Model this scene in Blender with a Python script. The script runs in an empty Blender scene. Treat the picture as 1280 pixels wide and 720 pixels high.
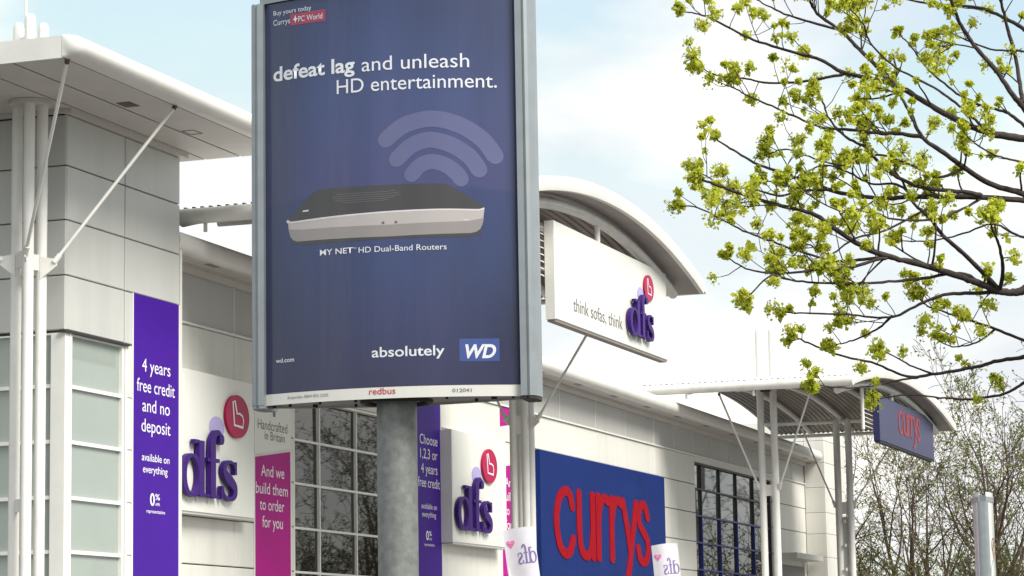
import bpy, bmesh, math, random
from mathutils import Vector, Matrix, Quaternion
from mathutils.geometry import tessellate_polygon
R_ = math.radians
scene = bpy.context.scene
C = scene.collection

# ------------------------------------------------------------------ camera
cam_data = bpy.data.cameras.new('camera')
cam_data.lens = 92.25; cam_data.sensor_width = 36.0
cam_data.clip_start = 0.1; cam_data.clip_end = 3000
cam = bpy.data.objects.new('camera', cam_data); C.objects.link(cam)
cam.matrix_world = Matrix(((0.334517, -0.129869, -0.933398, 0.0),
                           (-0.942239, -0.063773, -0.328813, -21.313),
                           (-0.016823, 0.989478, -0.143701, 1.65),
                           (0, 0, 0, 1)))
scene.camera = cam

# ------------------------------------------------------------------ sky
SUN_EL, SUN_AZ = 45.0, 247.0        # azimuth counted from +X towards +Y
world = bpy.data.worlds.new('World'); scene.world = world; world.use_nodes = True
nt = world.node_tree; nt.nodes.clear()
out = nt.nodes.new('ShaderNodeOutputWorld'); bg = nt.nodes.new('ShaderNodeBackground')
bg.inputs['Strength'].default_value = 0.1
sky = nt.nodes.new('ShaderNodeTexSky'); sky.sky_type = 'NISHITA'; sky.sun_disc = False
sky.sun_elevation = R_(SUN_EL); sky.sun_rotation = R_(90 - SUN_AZ)
sky.air_density = 1.0; sky.dust_density = 1.6; sky.ozone_density = 1.0
tc = nt.nodes.new('ShaderNodeTexCoord'); mp = nt.nodes.new('ShaderNodeMapping')
mp.inputs['Scale'].default_value = (1.0, 1.0, 2.1); mp.inputs['Location'].default_value = (2.3, 0.45, 0.2)
n1 = nt.nodes.new('ShaderNodeTexNoise'); n1.inputs['Scale'].default_value = 4.6
n1.inputs['Detail'].default_value = 7; n1.inputs['Roughness'].default_value = 0.52; n1.inputs['Distortion'].default_value = 0.25
cr = nt.nodes.new('ShaderNodeValToRGB')
cr.color_ramp.elements[0].position = 0.42; cr.color_ramp.elements[0].color = (0.18, 0.18, 0.18, 1)
cr.color_ramp.elements[1].position = 0.595; cr.color_ramp.elements[1].color = (1, 1, 1, 1)
hs = nt.nodes.new('ShaderNodeMix'); hs.data_type = 'RGBA'; hs.blend_type = 'MULTIPLY'; hs.inputs['Factor'].default_value = 1.0
hs.inputs['B'].default_value = (2.0, 1.82, 1.50, 1)
mx = nt.nodes.new('ShaderNodeMix'); mx.data_type = 'RGBA'
# cloud bodies: cream where thick, a little lavender where thin
n2 = nt.nodes.new('ShaderNodeTexNoise'); n2.inputs['Scale'].default_value = 9.0; n2.inputs['Detail'].default_value = 5
cc = nt.nodes.new('ShaderNodeValToRGB')
cc.color_ramp.elements[0].position = 0.36; cc.color_ramp.elements[0].color = (0.70, 0.71, 0.74, 1)
cc.color_ramp.elements[1].position = 0.62; cc.color_ramp.elements[1].color = (1.0, 0.975, 0.89, 1)
cm_ = nt.nodes.new('ShaderNodeMix'); cm_.data_type = 'RGBA'; cm_.blend_type = 'MULTIPLY'; cm_.inputs['Factor'].default_value = 1.0
cm_.inputs['B'].default_value = (8.8, 8.8, 8.8, 1)
L = nt.links.new
L(mp.outputs['Vector'], n2.inputs['Vector']); L(n2.outputs['Fac'], cc.inputs['Fac']); L(cc.outputs['Color'], cm_.inputs['A']); L(cm_.outputs['Result'], mx.inputs['B'])
L(tc.outputs['Generated'], mp.inputs['Vector']); L(mp.outputs['Vector'], n1.inputs['Vector'])
L(n1.outputs['Fac'], cr.inputs['Fac']); L(cr.outputs['Color'], mx.inputs['Factor'])
L(sky.outputs['Color'], hs.inputs['A']); 
hz = nt.nodes.new('ShaderNodeMix'); hz.data_type = 'RGBA'; hz.blend_type = 'DARKEN'; hz.inputs['Factor'].default_value = 1.0
hz.inputs['B'].default_value = (5.3, 6.05, 6.45, 1)         # pale milky blue of the clear sky in thin haze
L(hs.outputs['Result'], hz.inputs['A']); L(hz.outputs['Result'], mx.inputs['A'])
L(mx.outputs['Result'], bg.inputs['Color']); L(bg.outputs['Background'], out.inputs['Surface'])

# ------------------------------------------------------------------ sun (hazy)
sun_d = bpy.data.lights.new('sun', 'SUN'); sun_d.energy = 3.6; sun_d.angle = R_(28); sun_d.color = (1.0, 0.955, 0.88)
sun = bpy.data.objects.new('sun', sun_d); C.objects.link(sun)
az, el = R_(SUN_AZ), R_(SUN_EL)
to_sun = Vector((math.cos(az) * math.cos(el), math.sin(az) * math.cos(el), math.sin(el)))
sun.rotation_euler = to_sun.to_track_quat('Z', 'Y').to_euler()

vs = scene.view_settings
vs.view_transform = 'Standard'; vs.look = 'None'; vs.gamma = 1.0; vs.use_curve_mapping = False
vs.exposure = 0.54

# ================================================================== materials
MATS = {}
def pmat(name, col, rough=0.5, var=0.0, vscale=1.0, streak=0.0, metal=0.0, coat=0.0, ior=1.5, dirt=0.0, per_obj=0.0, bump=0.0, bscale=60, spec=0.5, coat_rough=0.05):
    """principled surface: base colour with soft blotches, rain streaks and grime of its own"""
    m = bpy.data.materials.new(name); m.use_nodes = True; MATS[name] = m
    t = m.node_tree; b = t.nodes['Principled BSDF']; lk = t.links.new
    b.inputs['Roughness'].default_value = rough; b.inputs['Metallic'].default_value = metal
    b.inputs['Coat Weight'].default_value = coat; b.inputs['Coat Roughness'].default_value = coat_rough
    b.inputs['IOR'].default_value = ior
    b.inputs['Specular IOR Level'].default_value = spec
    rgb = t.nodes.new('ShaderNodeRGB'); rgb.outputs[0].default_value = (*col, 1)
    cur = rgb.outputs[0]
    co = t.nodes.new('ShaderNodeTexCoord')
    geo = t.nodes.new('ShaderNodeNewGeometry')
    def scale_by(sock_val):
        nonlocal cur
        mm = t.nodes.new('ShaderNodeMix'); mm.data_type = 'RGBA'; mm.blend_type = 'MULTIPLY'; mm.inputs['Factor'].default_value = 1
        lk(cur, mm.inputs['A']); lk(sock_val, mm.inputs['B']); cur = mm.outputs['Result']
    def noise(sc, detail=4, stretch=None):
        n = t.nodes.new('ShaderNodeTexNoise'); n.inputs['Scale'].default_value = sc; n.inputs['Detail'].default_value = detail
        if stretch:
            mpn = t.nodes.new('ShaderNodeMapping'); mpn.inputs['Scale'].default_value = stretch
            lk(geo.outputs['Position'], mpn.inputs['Vector']); lk(mpn.outputs['Vector'], n.inputs['Vector'])
        else: lk(geo.outputs['Position'], n.inputs['Vector'])
        return n
    def rng_(sock, lo, hi, f0=0.3, f1=0.7):
        r = t.nodes.new('ShaderNodeMapRange'); r.inputs['From Min'].default_value = f0; r.inputs['From Max'].default_value = f1
        r.inputs['To Min'].default_value = lo; r.inputs['To Max'].default_value = hi
        lk(sock, r.inputs['Value']); return r.outputs['Result']
    if var: scale_by(rng_(noise(vscale).outputs['Fac'], 1 - var, 1 + var * 0.6))
    if streak: scale_by(rng_(noise(1.0, 6, (2.3, 2.3, 0.13)).outputs['Fac'], 1.0, 1 - streak, 0.50, 0.74))
    if per_obj:
        oi = t.nodes.new('ShaderNodeObjectInfo'); scale_by(rng_(oi.outputs['Random'], 1 - per_obj, 1.0, 0, 1))
    if dirt:
        mm = t.nodes.new('ShaderNodeMix'); mm.data_type = 'RGBA'; lk(cur, mm.inputs['A']); mm.inputs['B'].default_value = (0.16, 0.12, 0.08, 1)
        lk(rng_(noise(3.1, 8).outputs['Fac'], 0, dirt, 0.55, 0.8), mm.inputs['Factor']); cur = mm.outputs['Result']
    lk(cur, b.inputs['Base Color'])
    if bump:
        bn = t.nodes.new('ShaderNodeBump'); bn.inputs['Strength'].default_value = bump; bn.inputs['Distance'].default_value = 0.01
        lk(noise(bscale, 3).outputs['Fac'], bn.inputs['Height']); lk(bn.outputs['Normal'], b.inputs['Normal'])
    return m

M = {}
M['clad']    = pmat('off white cladding', (0.71, 0.70, 0.645), 0.42, var=0.05, vscale=0.3, streak=0.10, per_obj=0.06, dirt=0.06)
M['clad_g']  = pmat('grey cladding', (0.50, 0.495, 0.47), 0.42, var=0.05, vscale=0.4, streak=0.06, per_obj=0.08)
M['clad_t']  = pmat('silver grey tower cladding', (0.55, 0.555, 0.53), 0.40, var=0.05, vscale=0.35, streak=0.08, per_obj=0.06, dirt=0.06)
M['joint']   = pmat('cladding joint', (0.10, 0.095, 0.09), 0.8)
M['white']   = pmat('white painted steel', (0.78, 0.77, 0.73), 0.36, var=0.05, vscale=2, streak=0.10, dirt=0.12)
M['roofw']   = pmat('white roof sheet', (0.74, 0.73, 0.69), 0.4, var=0.06, vscale=1.5, dirt=0.08)
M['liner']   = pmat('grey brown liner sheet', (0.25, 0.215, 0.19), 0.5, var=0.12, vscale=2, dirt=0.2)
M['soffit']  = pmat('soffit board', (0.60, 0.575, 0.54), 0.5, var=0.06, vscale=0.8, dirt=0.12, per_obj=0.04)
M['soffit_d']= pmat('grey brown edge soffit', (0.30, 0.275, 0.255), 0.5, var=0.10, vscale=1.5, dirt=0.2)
M['gutterw'] = pmat('weathered white gutter', (0.76, 0.75, 0.70), 0.38, var=0.08, vscale=2.5, dirt=0.22)
M['frame']   = pmat('white window frame', (0.76, 0.76, 0.72), 0.35, var=0.03, vscale=4)
M['gap_tone']    = pmat('dark seal', (0.03, 0.028, 0.028), 0.6)
M['spandrel']= pmat('pale green glass', (0.32, 0.365, 0.335), 0.04, var=0.05, vscale=0.9, ior=1.52)
M['glass']   = pmat('dark glass', (0.012, 0.010, 0.010), 0.015, ior=1.5, spec=0.5)
M['glass_g'] = pmat('filmed glass', (0.075, 0.082, 0.078), 0.03, ior=1.75, spec=0.6, var=0.08, vscale=1.2)
M['blueframe'] = pmat('blue window frame', (0.016, 0.028, 0.20), 0.35)
M['darkframe'] = pmat('dark window frame', (0.03, 0.03, 0.035), 0.4)
M['reveal']  = pmat('brown reveal', (0.05, 0.03, 0.024), 0.6, var=0.2, vscale=2)
M['purple']  = pmat('purple banner', (0.052, 0.006, 0.27), 0.5, var=0.07, vscale=1.1, streak=0.03, spec=0.2)
M['purple_l']= pmat('purple letters', (0.034, 0.003, 0.145), 0.45, var=0.05, vscale=6, spec=0.3)
M['magenta'] = pmat('magenta banner', (0.40, 0.001, 0.215), 0.5, var=0.05, vscale=1.5, spec=0.2)
M['crimson'] = pmat('crimson disc', (0.40, 0.004, 0.065), 0.4, var=0.04, vscale=4, spec=0.25)
M['lavender']= pmat('lavender disc', (0.42, 0.38, 0.66), 0.4)
M['signw']   = pmat('white sign board', (0.73, 0.73, 0.68), 0.33, var=0.04, vscale=1.1, streak=0.015)
M['greytext']= pmat('grey lettering', (0.16, 0.155, 0.15), 0.5)
M['whitetext']= pmat('white lettering', (0.80, 0.79, 0.82), 0.45)
M['navy']    = pmat('navy sign board', (0.006, 0.022, 0.130), 0.55, var=0.10, vscale=0.9, streak=0.03, spec=0.12)
M['navy_h']  = pmat('glossy navy hanging board', (0.018, 0.023, 0.095), 0.34, var=0.05, vscale=0.9, ior=1.5)
M['red']     = pmat('red letters', (0.27, 0.0005, 0.008), 0.55, var=0.06, vscale=3, spec=0.1)
M['red_h']   = pmat('glossy red letters', (0.26, 0.006, 0.02), 0.34, var=0.05, vscale=3)
M['alu']     = pmat('brushed aluminium frame', (0.33, 0.36, 0.38), 0.40, metal=0.5, var=0.08, vscale=9, streak=0.12)
M['galv']    = pmat('galvanised steel', (0.235, 0.245, 0.235), 0.50, metal=0.35, var=0.26, vscale=24, streak=0.30, bump=0.15, bscale=120)
M['underp']  = pmat('pylon underside', (0.62, 0.57, 0.54), 0.5, var=0.10, vscale=8, dirt=0.3)
M['dark']    = pmat('dark metal', (0.02, 0.018, 0.018), 0.5)
M['rust']    = pmat('rusty steel', (0.13, 0.085, 0.06), 0.7, var=0.3, vscale=20)
M['bark']    = pmat('dark maple bark', (0.038, 0.026, 0.022), 0.85, var=0.35, vscale=25, bump=0.6, bscale=90)
M['bark_bg'] = pmat('brown grey bark', (0.088, 0.058, 0.040), 0.85, var=0.35, vscale=1.2)
M['asphalt'] = pmat('asphalt', (0.065, 0.064, 0.062), 0.85, var=0.2, vscale=0.5, bump=0.5, bscale=40)
M['paving']  = pmat('concrete paving', (0.25, 0.24, 0.225), 0.8, var=0.12, vscale=1.4)
M['kerb']    = pmat('concrete kerb', (0.34, 0.33, 0.31), 0.8, var=0.12, vscale=2)
M['paint']   = pmat('white road paint', (0.72, 0.72, 0.70), 0.6, var=0.1, vscale=5)
M['roofgrey']= pmat('grey roof membrane', (0.45, 0.45, 0.43), 0.7, var=0.1, vscale=0.6)
M['flag']    = pmat('white flag cloth', (0.66, 0.64, 0.70), 0.6, var=0.06, vscale=5)
M['pink']    = pmat('pink print', (0.70, 0.16, 0.42), 0.6)
M['lilac']   = pmat('faded purple print', (0.20, 0.15, 0.36), 0.6)

def leaf_mat(name, cols, trans=0.35):
    m = bpy.data.materials.new(name); m.use_nodes = True; t = m.node_tree; b = t.nodes['Principled BSDF']; lk = t.links.new
    geo = t.nodes.new('ShaderNodeNewGeometry'); ramp = t.nodes.new('ShaderNodeValToRGB')
    while len(ramp.color_ramp.elements) < len(cols): ramp.color_ramp.elements.new(0.5)
    for i, c in enumerate(cols):
        ramp.color_ramp.elements[i].position = i / (len(cols) - 1); ramp.color_ramp.elements[i].color = (*c, 1)
    lk(geo.outputs['Random Per Island'], ramp.inputs['Fac'])
    b.inputs['Roughness'].default_value = 0.55
    lk(ramp.outputs['Color'], b.inputs['Base Color'])
    tr = t.nodes.new('ShaderNodeBsdfTranslucent'); lk(ramp.outputs['Color'], tr.inputs['Color'])
    ms = t.nodes.new('ShaderNodeMixShader'); ms.inputs[0].default_value = trans
    o = t.nodes['Material Output']; lk(b.outputs[0], ms.inputs[1]); lk(tr.outputs[0], ms.inputs[2]); lk(ms.outputs[0], o.inputs['Surface'])
    return m
M['blossom'] = leaf_mat('yellow green maple blossom', [(0.32, 0.42, 0.03), (0.78, 0.78, 0.08), (0.58, 0.66, 0.05), (0.46, 0.50, 0.04), (0.88, 0.84, 0.18)], 0.6)
M['leaf_bg'] = leaf_mat('olive spring leaves', [(0.12, 0.18, 0.02), (0.24, 0.30, 0.04), (0.17, 0.20, 0.035), (0.30, 0.34, 0.06)], 0.35)
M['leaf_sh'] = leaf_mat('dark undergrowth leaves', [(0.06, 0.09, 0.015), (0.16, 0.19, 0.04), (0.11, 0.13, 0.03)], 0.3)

# ================================================================== mesh helpers
class MB:
    def __init__(s): s.v = []; s.f = []; s.sm = False
    def add(s, vs, fs):
        o = len(s.v); s.v += [tuple(p) for p in vs]; s.f += [tuple(i + o for i in q) for q in fs]; return s
    def box(s, x0, x1, y0, y1, z0, z1):
        return s.add([(x0,y0,z0),(x1,y0,z0),(x1,y1,z0),(x0,y1,z0),(x0,y0,z1),(x1,y0,z1),(x1,y1,z1),(x0,y1,z1)],
                     [(0,3,2,1),(4,5,6,7),(0,1,5,4),(1,2,6,5),(2,3,7,6),(3,0,4,7)])
    def panel_y(s, x0, x1, z0, z1, yf, th, ch=0.012):
        """board facing -Y at y = yf with chamfered front edges"""
        c = ch
        return s.add([(x0,yf+th,z0),(x1,yf+th,z0),(x1,yf+th,z1),(x0,yf+th,z1),
                      (x0,yf+c,z0),(x1,yf+c,z0),(x1,yf+c,z1),(x0,yf+c,z1),
                      (x0+c,yf,z0+c),(x1-c,yf,z0+c),(x1-c,yf,z1-c),(x0+c,yf,z1-c)],
                     [(0,3,2,1),(0,1,5,4),(1,2,6,5),(2,3,7,6),(3,0,4,7),(4,5,9,8),(5,6,10,9),(6,7,11,10),(7,4,8,11),(8,9,10,11)])
    def panel_x(s, y0, y1, z0, z1, xf, th, ch=0.012):
        """board facing -X at x = xf"""
        c = ch
        return s.add([(xf+th,y1,z0),(xf+th,y0,z0),(xf+th,y0,z1),(xf+th,y1,z1),
                      (xf+c,y1,z0),(xf+c,y0,z0),(xf+c,y0,z1),(xf+c,y1,z1),
                      (xf,y1-c,z0+c),(xf,y0+c,z0+c),(xf,y0+c,z1-c),(xf,y1-c,z1-c)],
                     [(0,3,2,1),(0,1,5,4),(1,2,6,5),(2,3,7,6),(3,0,4,7),(4,5,9,8),(5,6,10,9),(6,7,11,10),(7,4,8,11),(8,9,10,11)])
    def tube(s, pts, rad, n=12, cap=True):
        pts = [Vector(p) for p in pts]; k = len(pts)
        if not hasattr(rad, '__len__'): rad = [rad] * k
        ref = None; vs = []; fs = []
        for i, p in enumerate(pts):
            d = (pts[min(i+1,k-1)] - pts[max(i-1,0)])
            d = d.normalized() if d.length > 1e-9 else Vector((0,0,1))
            if ref is None: ref = d.orthogonal().normalized()
            else:
                ref = ref - d * ref.dot(d)
                ref = ref.normalized() if ref.length > 1e-6 else d.orthogonal().normalized()
            b = d.cross(ref)
            for j in range(n):
                a = 2*math.pi*j/n; vs.append(p + (ref*math.cos(a) + b*math.sin(a)) * rad[i])
        for i in range(k-1):
            for j in range(n):
                fs.append((i*n+j, i*n+(j+1)%n, (i+1)*n+(j+1)%n, (i+1)*n+j))
        if cap: fs += [tuple(range(n-1,-1,-1)), tuple((k-1)*n+j for j in range(n))]
        return s.add(vs, fs)
    def extrude_x(s, prof, x0, x1):
        """profile [(y,z)...] closed, swept along X"""
        n = len(prof)
        return s.add([(x0,y,z) for y,z in prof] + [(x1,y,z) for y,z in prof],
                     [(j,(j+1)%n,n+(j+1)%n,n+j) for j in range(n)] + [tuple(range(n-1,-1,-1)), tuple(range(n,2*n))])
    def extrude_y(s, prof, y0, y1):
        n = len(prof)
        return s.add([(x,y0,z) for x,z in prof] + [(x,y1,z) for x,z in prof],
                     [(j,n+j,n+(j+1)%n,(j+1)%n) for j in range(n)] + [tuple(range(n)), tuple(range(2*n-1,n-1,-1))])
    def mesh(s, name='mesh'):
        me = bpy.data.meshes.new(name); me.from_pydata(s.v, [], s.f); me.update(); return me

def fix_normals(me):
    bm = bmesh.new(); bm.from_mesh(me); bmesh.ops.recalc_face_normals(bm, faces=bm.faces); bm.to_mesh(me); bm.free()
def obj(name, mb, m, parent=None, smooth=False, label=None):
    me = mb.mesh(name) if isinstance(mb, MB) else mb
    if isinstance(mb, MB): fix_normals(me)
    if m is not None:
        me.materials.clear(); me.materials.append(M[m] if isinstance(m, str) else m)
    if smooth:
        for p in me.polygons: p.use_smooth = True
        if smooth != 'all': me.set_sharp_from_angle(angle=R_(40))
    o = bpy.data.objects.new(name, me); C.objects.link(o)
    if parent is not None: attach(o, parent)
    if label: o['label'] = label
    return o
def base_of(p):
    t = Vector((0,0,0))
    while p is not None: t += p.location; p = p.parent
    return t
def attach(o, parent):
    """meshes are written in place; the child is shifted back by where its parent stands"""
    o.parent = parent
    o.location = -base_of(parent) if parent.parent is None else Vector((0,0,0)) 
def thing(name, label, cat, loc, group=None):
    o = bpy.data.objects.new(name, None); C.objects.link(o); o.location = loc; o.empty_display_size = 0.3
    o['label'] = label; o['category'] = cat
    if group: o['group'] = group
    return o
def tag(o, label, cat, group=None):
    o['label'] = label; o['category'] = cat
    if group: o['group'] = group
    return o
def structure(o): o['kind'] = 'structure'; return o

# ---- lettering: flat or raised outlines laid on a surface by a mapping (u right, v up, w outwards) -> world
def text_mesh(body, depth=0.0, bold=0.0, shear=0.0):
    c = bpy.data.curves.new('lettering', 'FONT'); c.body = body; c.size = 1.0; c.extrude = depth; c.offset = bold; c.shear = shear
    c.resolution_u = 5
    o = bpy.data.objects.new('lettering', c); C.objects.link(o)
    dg = bpy.context.evaluated_depsgraph_get(); dg.update()
    me = bpy.data.meshes.new_from_object(o.evaluated_get(dg))
    bpy.data.objects.remove(o); bpy.data.curves.remove(c)
    return me
def words(body, u0, u1, *args, **kw):
    """a line of large writing, each word a piece of its own"""
    def ext(t):
        me = text_mesh(t, 0, kw.get('bold', 0.0)); xs = [p.co.x for p in me.vertices]; bpy.data.meshes.remove(me); return max(xs)-min(xs)
    ws = body.split(' '); wd = [ext(w) for w in ws]; gap = (ext(body)-sum(wd))/(len(ws)-1); k = (u1-u0)/ext(body); u = u0
    for w, d in zip(ws, wd):
        lettering(w, u, u+d*k, *args, **kw); u += (d+gap)*k
def lettering(body, u0, u1, v, cap, fmap, m, parent, name='lettering', depth=0.0, bold=0.0, shear=0.0, off=0.004):
    """one line of writing from u0 to u1 on baseline v with capitals of height cap"""
    me = text_mesh(body, 0, bold, shear)
    xs = [p.co.x for p in me.vertices]; a, b = min(xs), max(xs)
    sx = (u1-u0)/(b-a); sy = cap/0.69
    for p in me.vertices:
        p.co = fmap(u0 + (p.co.x-a)*sx, v + p.co.y*sy, off)
    if depth:
        bm = bmesh.new(); bm.from_mesh(me)
        r = bmesh.ops.extrude_face_region(bm, geom=list(bm.faces))
        d = fmap(0,0,depth) - fmap(0,0,0)
        bmesh.ops.translate(bm, vec=d, verts=[e for e in r['geom'] if isinstance(e, bmesh.types.BMVert)])
        bm.to_mesh(me); bm.free()
    return obj(name, me, m, parent)
def catmull(pts, n=8, closed=False):
    P = [Vector(p) for p in pts]; out_ = []; k = len(P)
    rng = range(k if closed else k-1)
    for i in rng:
        if closed: a,b,c,d = P[(i-1)%k],P[i],P[(i+1)%k],P[(i+2)%k]
        else: a,b,c,d = P[max(i-1,0)],P[i],P[i+1],P[min(i+2,k-1)]
        for j in range(n):
            t = j/n; out_.append(0.5*((2*b)+(c-a)*t+(2*a-5*b+4*c-d)*t*t+(3*b-a-3*c+d)*t*t*t))
    if not closed: out_.append(P[-1])
    return out_
def ribbon(mb, pts, width, fmap, off=0.0, depth=0.05, n=8, closed=False, round_ends=False, smooth=True):
    """brush stroke of given width (number or list) raised by depth"""
    P = catmull([(p[0],p[1],0) for p in pts], n, closed) if smooth else [Vector((p[0],p[1],0)) for p in pts]
    k = len(P)
    if hasattr(width, '__len__'):
        m_ = len(width); W = []
        for i in range(k):
            t = i/(k-1)*(m_-1); j = min(int(t), m_-2); W.append(width[j]*(1-(t-j)) + width[j+1]*(t-j))
    else: W = [width]*k
    if round_ends and not closed:
        d0 = (P[0]-P[1]).normalized(); d1 = (P[-1]-P[-2]).normalized()
        pre, post, wp, wq = [], [], [], []
        for a in (80, 60, 35):
            pre.append(P[0]+d0*W[0]/2*math.sin(R_(a))); wp.append(W[0]*math.cos(R_(a)))
        for a in (35, 60, 80):
            post.append(P[-1]+d1*W[-1]/2*math.sin(R_(a))); wq.append(W[-1]*math.cos(R_(a)))
        P = pre+P+post; W = wp+W+wq; k = len(P)
    vs = []; fs = []
    for i in range(k):
        if closed: d = P[(i+1)%k]-P[(i-1)%k]
        else: d = P[min(i+1,k-1)]-P[max(i-1,0)]
        d.normalize(); nrm = Vector((-d.y, d.x, 0))
        if not smooth and closed or (not smooth and 0 < i < k-1):   # mitre
            d0 = (P[i]-P[i-1]).normalized(); d1 = (P[(i+1)%k]-P[i]).normalized()
            c_ = max(0.35, math.sqrt(max(0.0,(1+d0.dot(d1))/2)))
            nrm = nrm/c_
        l = P[i]+nrm*W[i]/2; r = P[i]-nrm*W[i]/2
        vs += [fmap(l.x,l.y,off+depth), fmap(r.x,r.y,off+depth), fmap(l.x,l.y,off), fmap(r.x,r.y,off)]
    q = k if closed else k-1
    for i in range(q):
        a = 4*i; b = 4*((i+1)%k)
        fs += [(a,b,b+1,a+1),(a+2,b+2,b,a),(a+1,b+1,b+3,a+3)]
    if not closed: fs += [(0,1,3,2),(4*k-4,4*k-2,4*k-1,4*k-3)]
    mb.add(vs, fs); return mb
def plate(mb, pts, fmap, off=0.0, depth=0.05):
    """solid plate with a polygon outline"""
    k = len(pts); vs = [fmap(x,y,off+depth) for x,y in pts]+[fmap(x,y,off) for x,y in pts]
    tri = tessellate_polygon([[Vector((x,y,0)) for x,y in pts]])
    mb.add(vs, [tuple(t) for t in tri]+[(i,(i+1)%k,k+(i+1)%k,k+i) for i in range(k)]); return mb
def ellipse(cx, cy, rx, ry, n=36): return [(cx+rx*math.cos(2*math.pi*i/n), cy+ry*math.sin(2*math.pi*i/n)) for i in range(n)]
def facing(y):      # surface facing -Y: u = X, v = Z
    return lambda u, v, w: Vector((u, y-w, v))

# ================================================================== the setting
g = MB(); g.add([(-400,-500,0),(700,-500,0),(700,500,0),(-400,500,0)], [(0,1,2,3)])
structure(obj('ground', g, 'asphalt'))
pv = MB().box(28, 104, -9.0, 0.0, 0.002, 0.125)
structure(obj('pavement', pv, 'paving'))
kb = MB().box(28, 104, -9.15, -9.004, 0.002, 0.14)
structure(obj('kerb', kb, 'kerb'))
pm = MB()
for i in range(14):
    x = 32 + i*5.0; pm.add([(x,-16.5,0.004),(x+0.1,-16.5,0.004),(x+0.1,-11.7,0.004),(x,-11.7,0.004)], [(0,1,2,3)])
structure(obj('bay_markings', pm, 'paint'))

# ================================================================== retail building
ROWS = [2.73, 3.62, 4.49, 5.37, 6.24, 7.10, 7.96]
bld = thing('retail_building', 'long off-white panelled shop building with grey top band and rounded eaves', 'building', (64, 0, 0))
core = MB().box(41.0, 91.45, 0.40, 34, 0.0, 8.95)
wall = obj('wall', core, 'joint', bld)
lowm = MB()
for a, b in ((41.0,47.40),(53.80,76.90),(86.55,91.40)): lowm.box(a, b, 0.0, 0.4, 0.13, 2.72)
obj('plinth', lowm, 'clad', wall)
def wall_panels(xs, zs, y, m='clad', th=0.10):
    for i in range(len(xs)-1):
        for j in range(len(zs)-1):
            if xs[i+1]-xs[i] < 0.05: continue
            p = MB().panel_y(xs[i]+0.010, xs[i+1]-0.010, zs[j]+0.011, zs[j+1]-0.011, y, th)
            obj('cladding_panel', p, m, wall)
wall_panels([41.0,44.65,47.40], ROWS, 0.0)
wall_panels([53.80,57.35,61.30,67.07,72.60,76.90], ROWS, 0.0)
wall_panels([47.40,50.6,53.80], [7.10,7.96], 0.0)
wall_panels([86.55,90.42,91.42], [4.49,5.37,6.24,7.10,7.96], 0.0)
wall_panels([86.55,87.42], [2.73,3.62,4.49], 0.0)
wall_panels([91.15,91.42], [2.73,3.62,4.49], 0.0)
# grey band under the eaves, its panels narrower than those below
BAND = [41.0,44.65,48.1,51.4,54.6,57.8,61.0,64.02,67.07,69.82,72.60,74.67,76.78,78.90,81.03,83.20,85.3,87.4,89.5,91.42]
wall_panels(BAND, [8.00,8.95], 0.012, 'clad_g')
bm_ = MB()
for x in BAND[1:-1]: bm_.box(x-0.02, x+0.02, -0.004, 0.02, 8.0, 8.95)
obj('cover_strip', bm_, 'clad', wall)
tr = MB().box(41.0, 91.42, -0.045, 0.08, 7.955, 7.998)
obj('trim_rail', tr, 'frame', wall)
# reveals behind the panels round the window openings
# ---- windows
def window(x0, x1, zs, vx, glass_of, bar_of, yg, bar_w, yb, reveal, label):
    z0, z1 = zs[0], zs[-1]
    fr = MB()
    fr.box(x0-0.02, x0+0.035, yb, 0.42, z0, z1); fr.box(x1-0.035, x1+0.02, yb, 0.42, z0, z1)
    fr.box(x0+0.035, x1-0.035, yb, 0.42, z1-0.05, z1+0.0); fr.box(x0+0.035, x1-0.035, yb, 0.42, z0, z0+0.05)
    w = obj('window', fr, reveal, bld, label=label)
    xs = [x0+0.035]+list(vx)+[x1-0.035]
    for i in range(len(xs)-1):
        for j in range(len(zs)-1):
            t = random.uniform(-0.010,0.010); t2 = random.uniform(-0.007,0.007)
            p = MB(); a,b,c,d = xs[i],xs[i+1],max(zs[j],z0+0.05),min(zs[j+1],z1-0.05)
            # each sheet sits a touch out of true in its frame
            p.add([(a,yg+t,c),(b,yg-t,c+0),(b,yg-t+t2,d),(a,yg+t+t2,d),(a,yg+t+0.02,c),(b,yg-t+0.02,c),(b,yg-t+t2+0.02,d),(a,yg+t+t2+0.02,d)],
                  [(0,1,2,3),(7,6,5,4),(0,4,5,1),(1,5,6,2),(2,6,7,3),(3,7,4,0)])
            obj('pane', p, glass_of(j), w)
    for x in vx:
        for j in range(len(zs)-1):
            obj('glazing_bar', MB().box(x-bar_w/2, x+bar_w/2, yg-0.065, yg+0.012, max(zs[j],z0+0.05), min(zs[j+1],z1-0.05)), bar_of(j), w)
    for j in range(1, len(zs)-1):
        obj('glazing_bar', MB().box(x0+0.035, x1-0.035, yg-0.07, yg+0.014, zs[j]-bar_w/2, zs[j]+bar_w/2), bar_of(j-1 if zs[j] < 6.3 else j), w)
    return w
random.seed(4)
DZ = [0.13,0.98,1.86,2.73,3.62,4.49,5.37,6.24,7.10]
window(47.42, 53.80, DZ, [48.86,50.78,52.6], lambda j: 'glass', lambda j: 'frame', 0.16, 0.045, 0.02, 'frame', 'tall dark window with white glazing bars')
CZ = [0.13,0.98,1.86,2.90,3.72,4.55,5.37,6.19,7.01,7.80]
window(76.95, 86.50, CZ, [77.99,80.17,82.25,84.44], lambda j: 'glass_g' if j >= 7 else 'glass', lambda j: 'darkframe' if j >= 7 else 'blueframe', 0.16, 0.05, 0.05, 'darkframe', 'wide dark window with blue glazing bars')
obj('head_panel', MB().box(76.90, 86.55, 0.0, 0.3, 7.803, 7.953), 'clad', wall)
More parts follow.
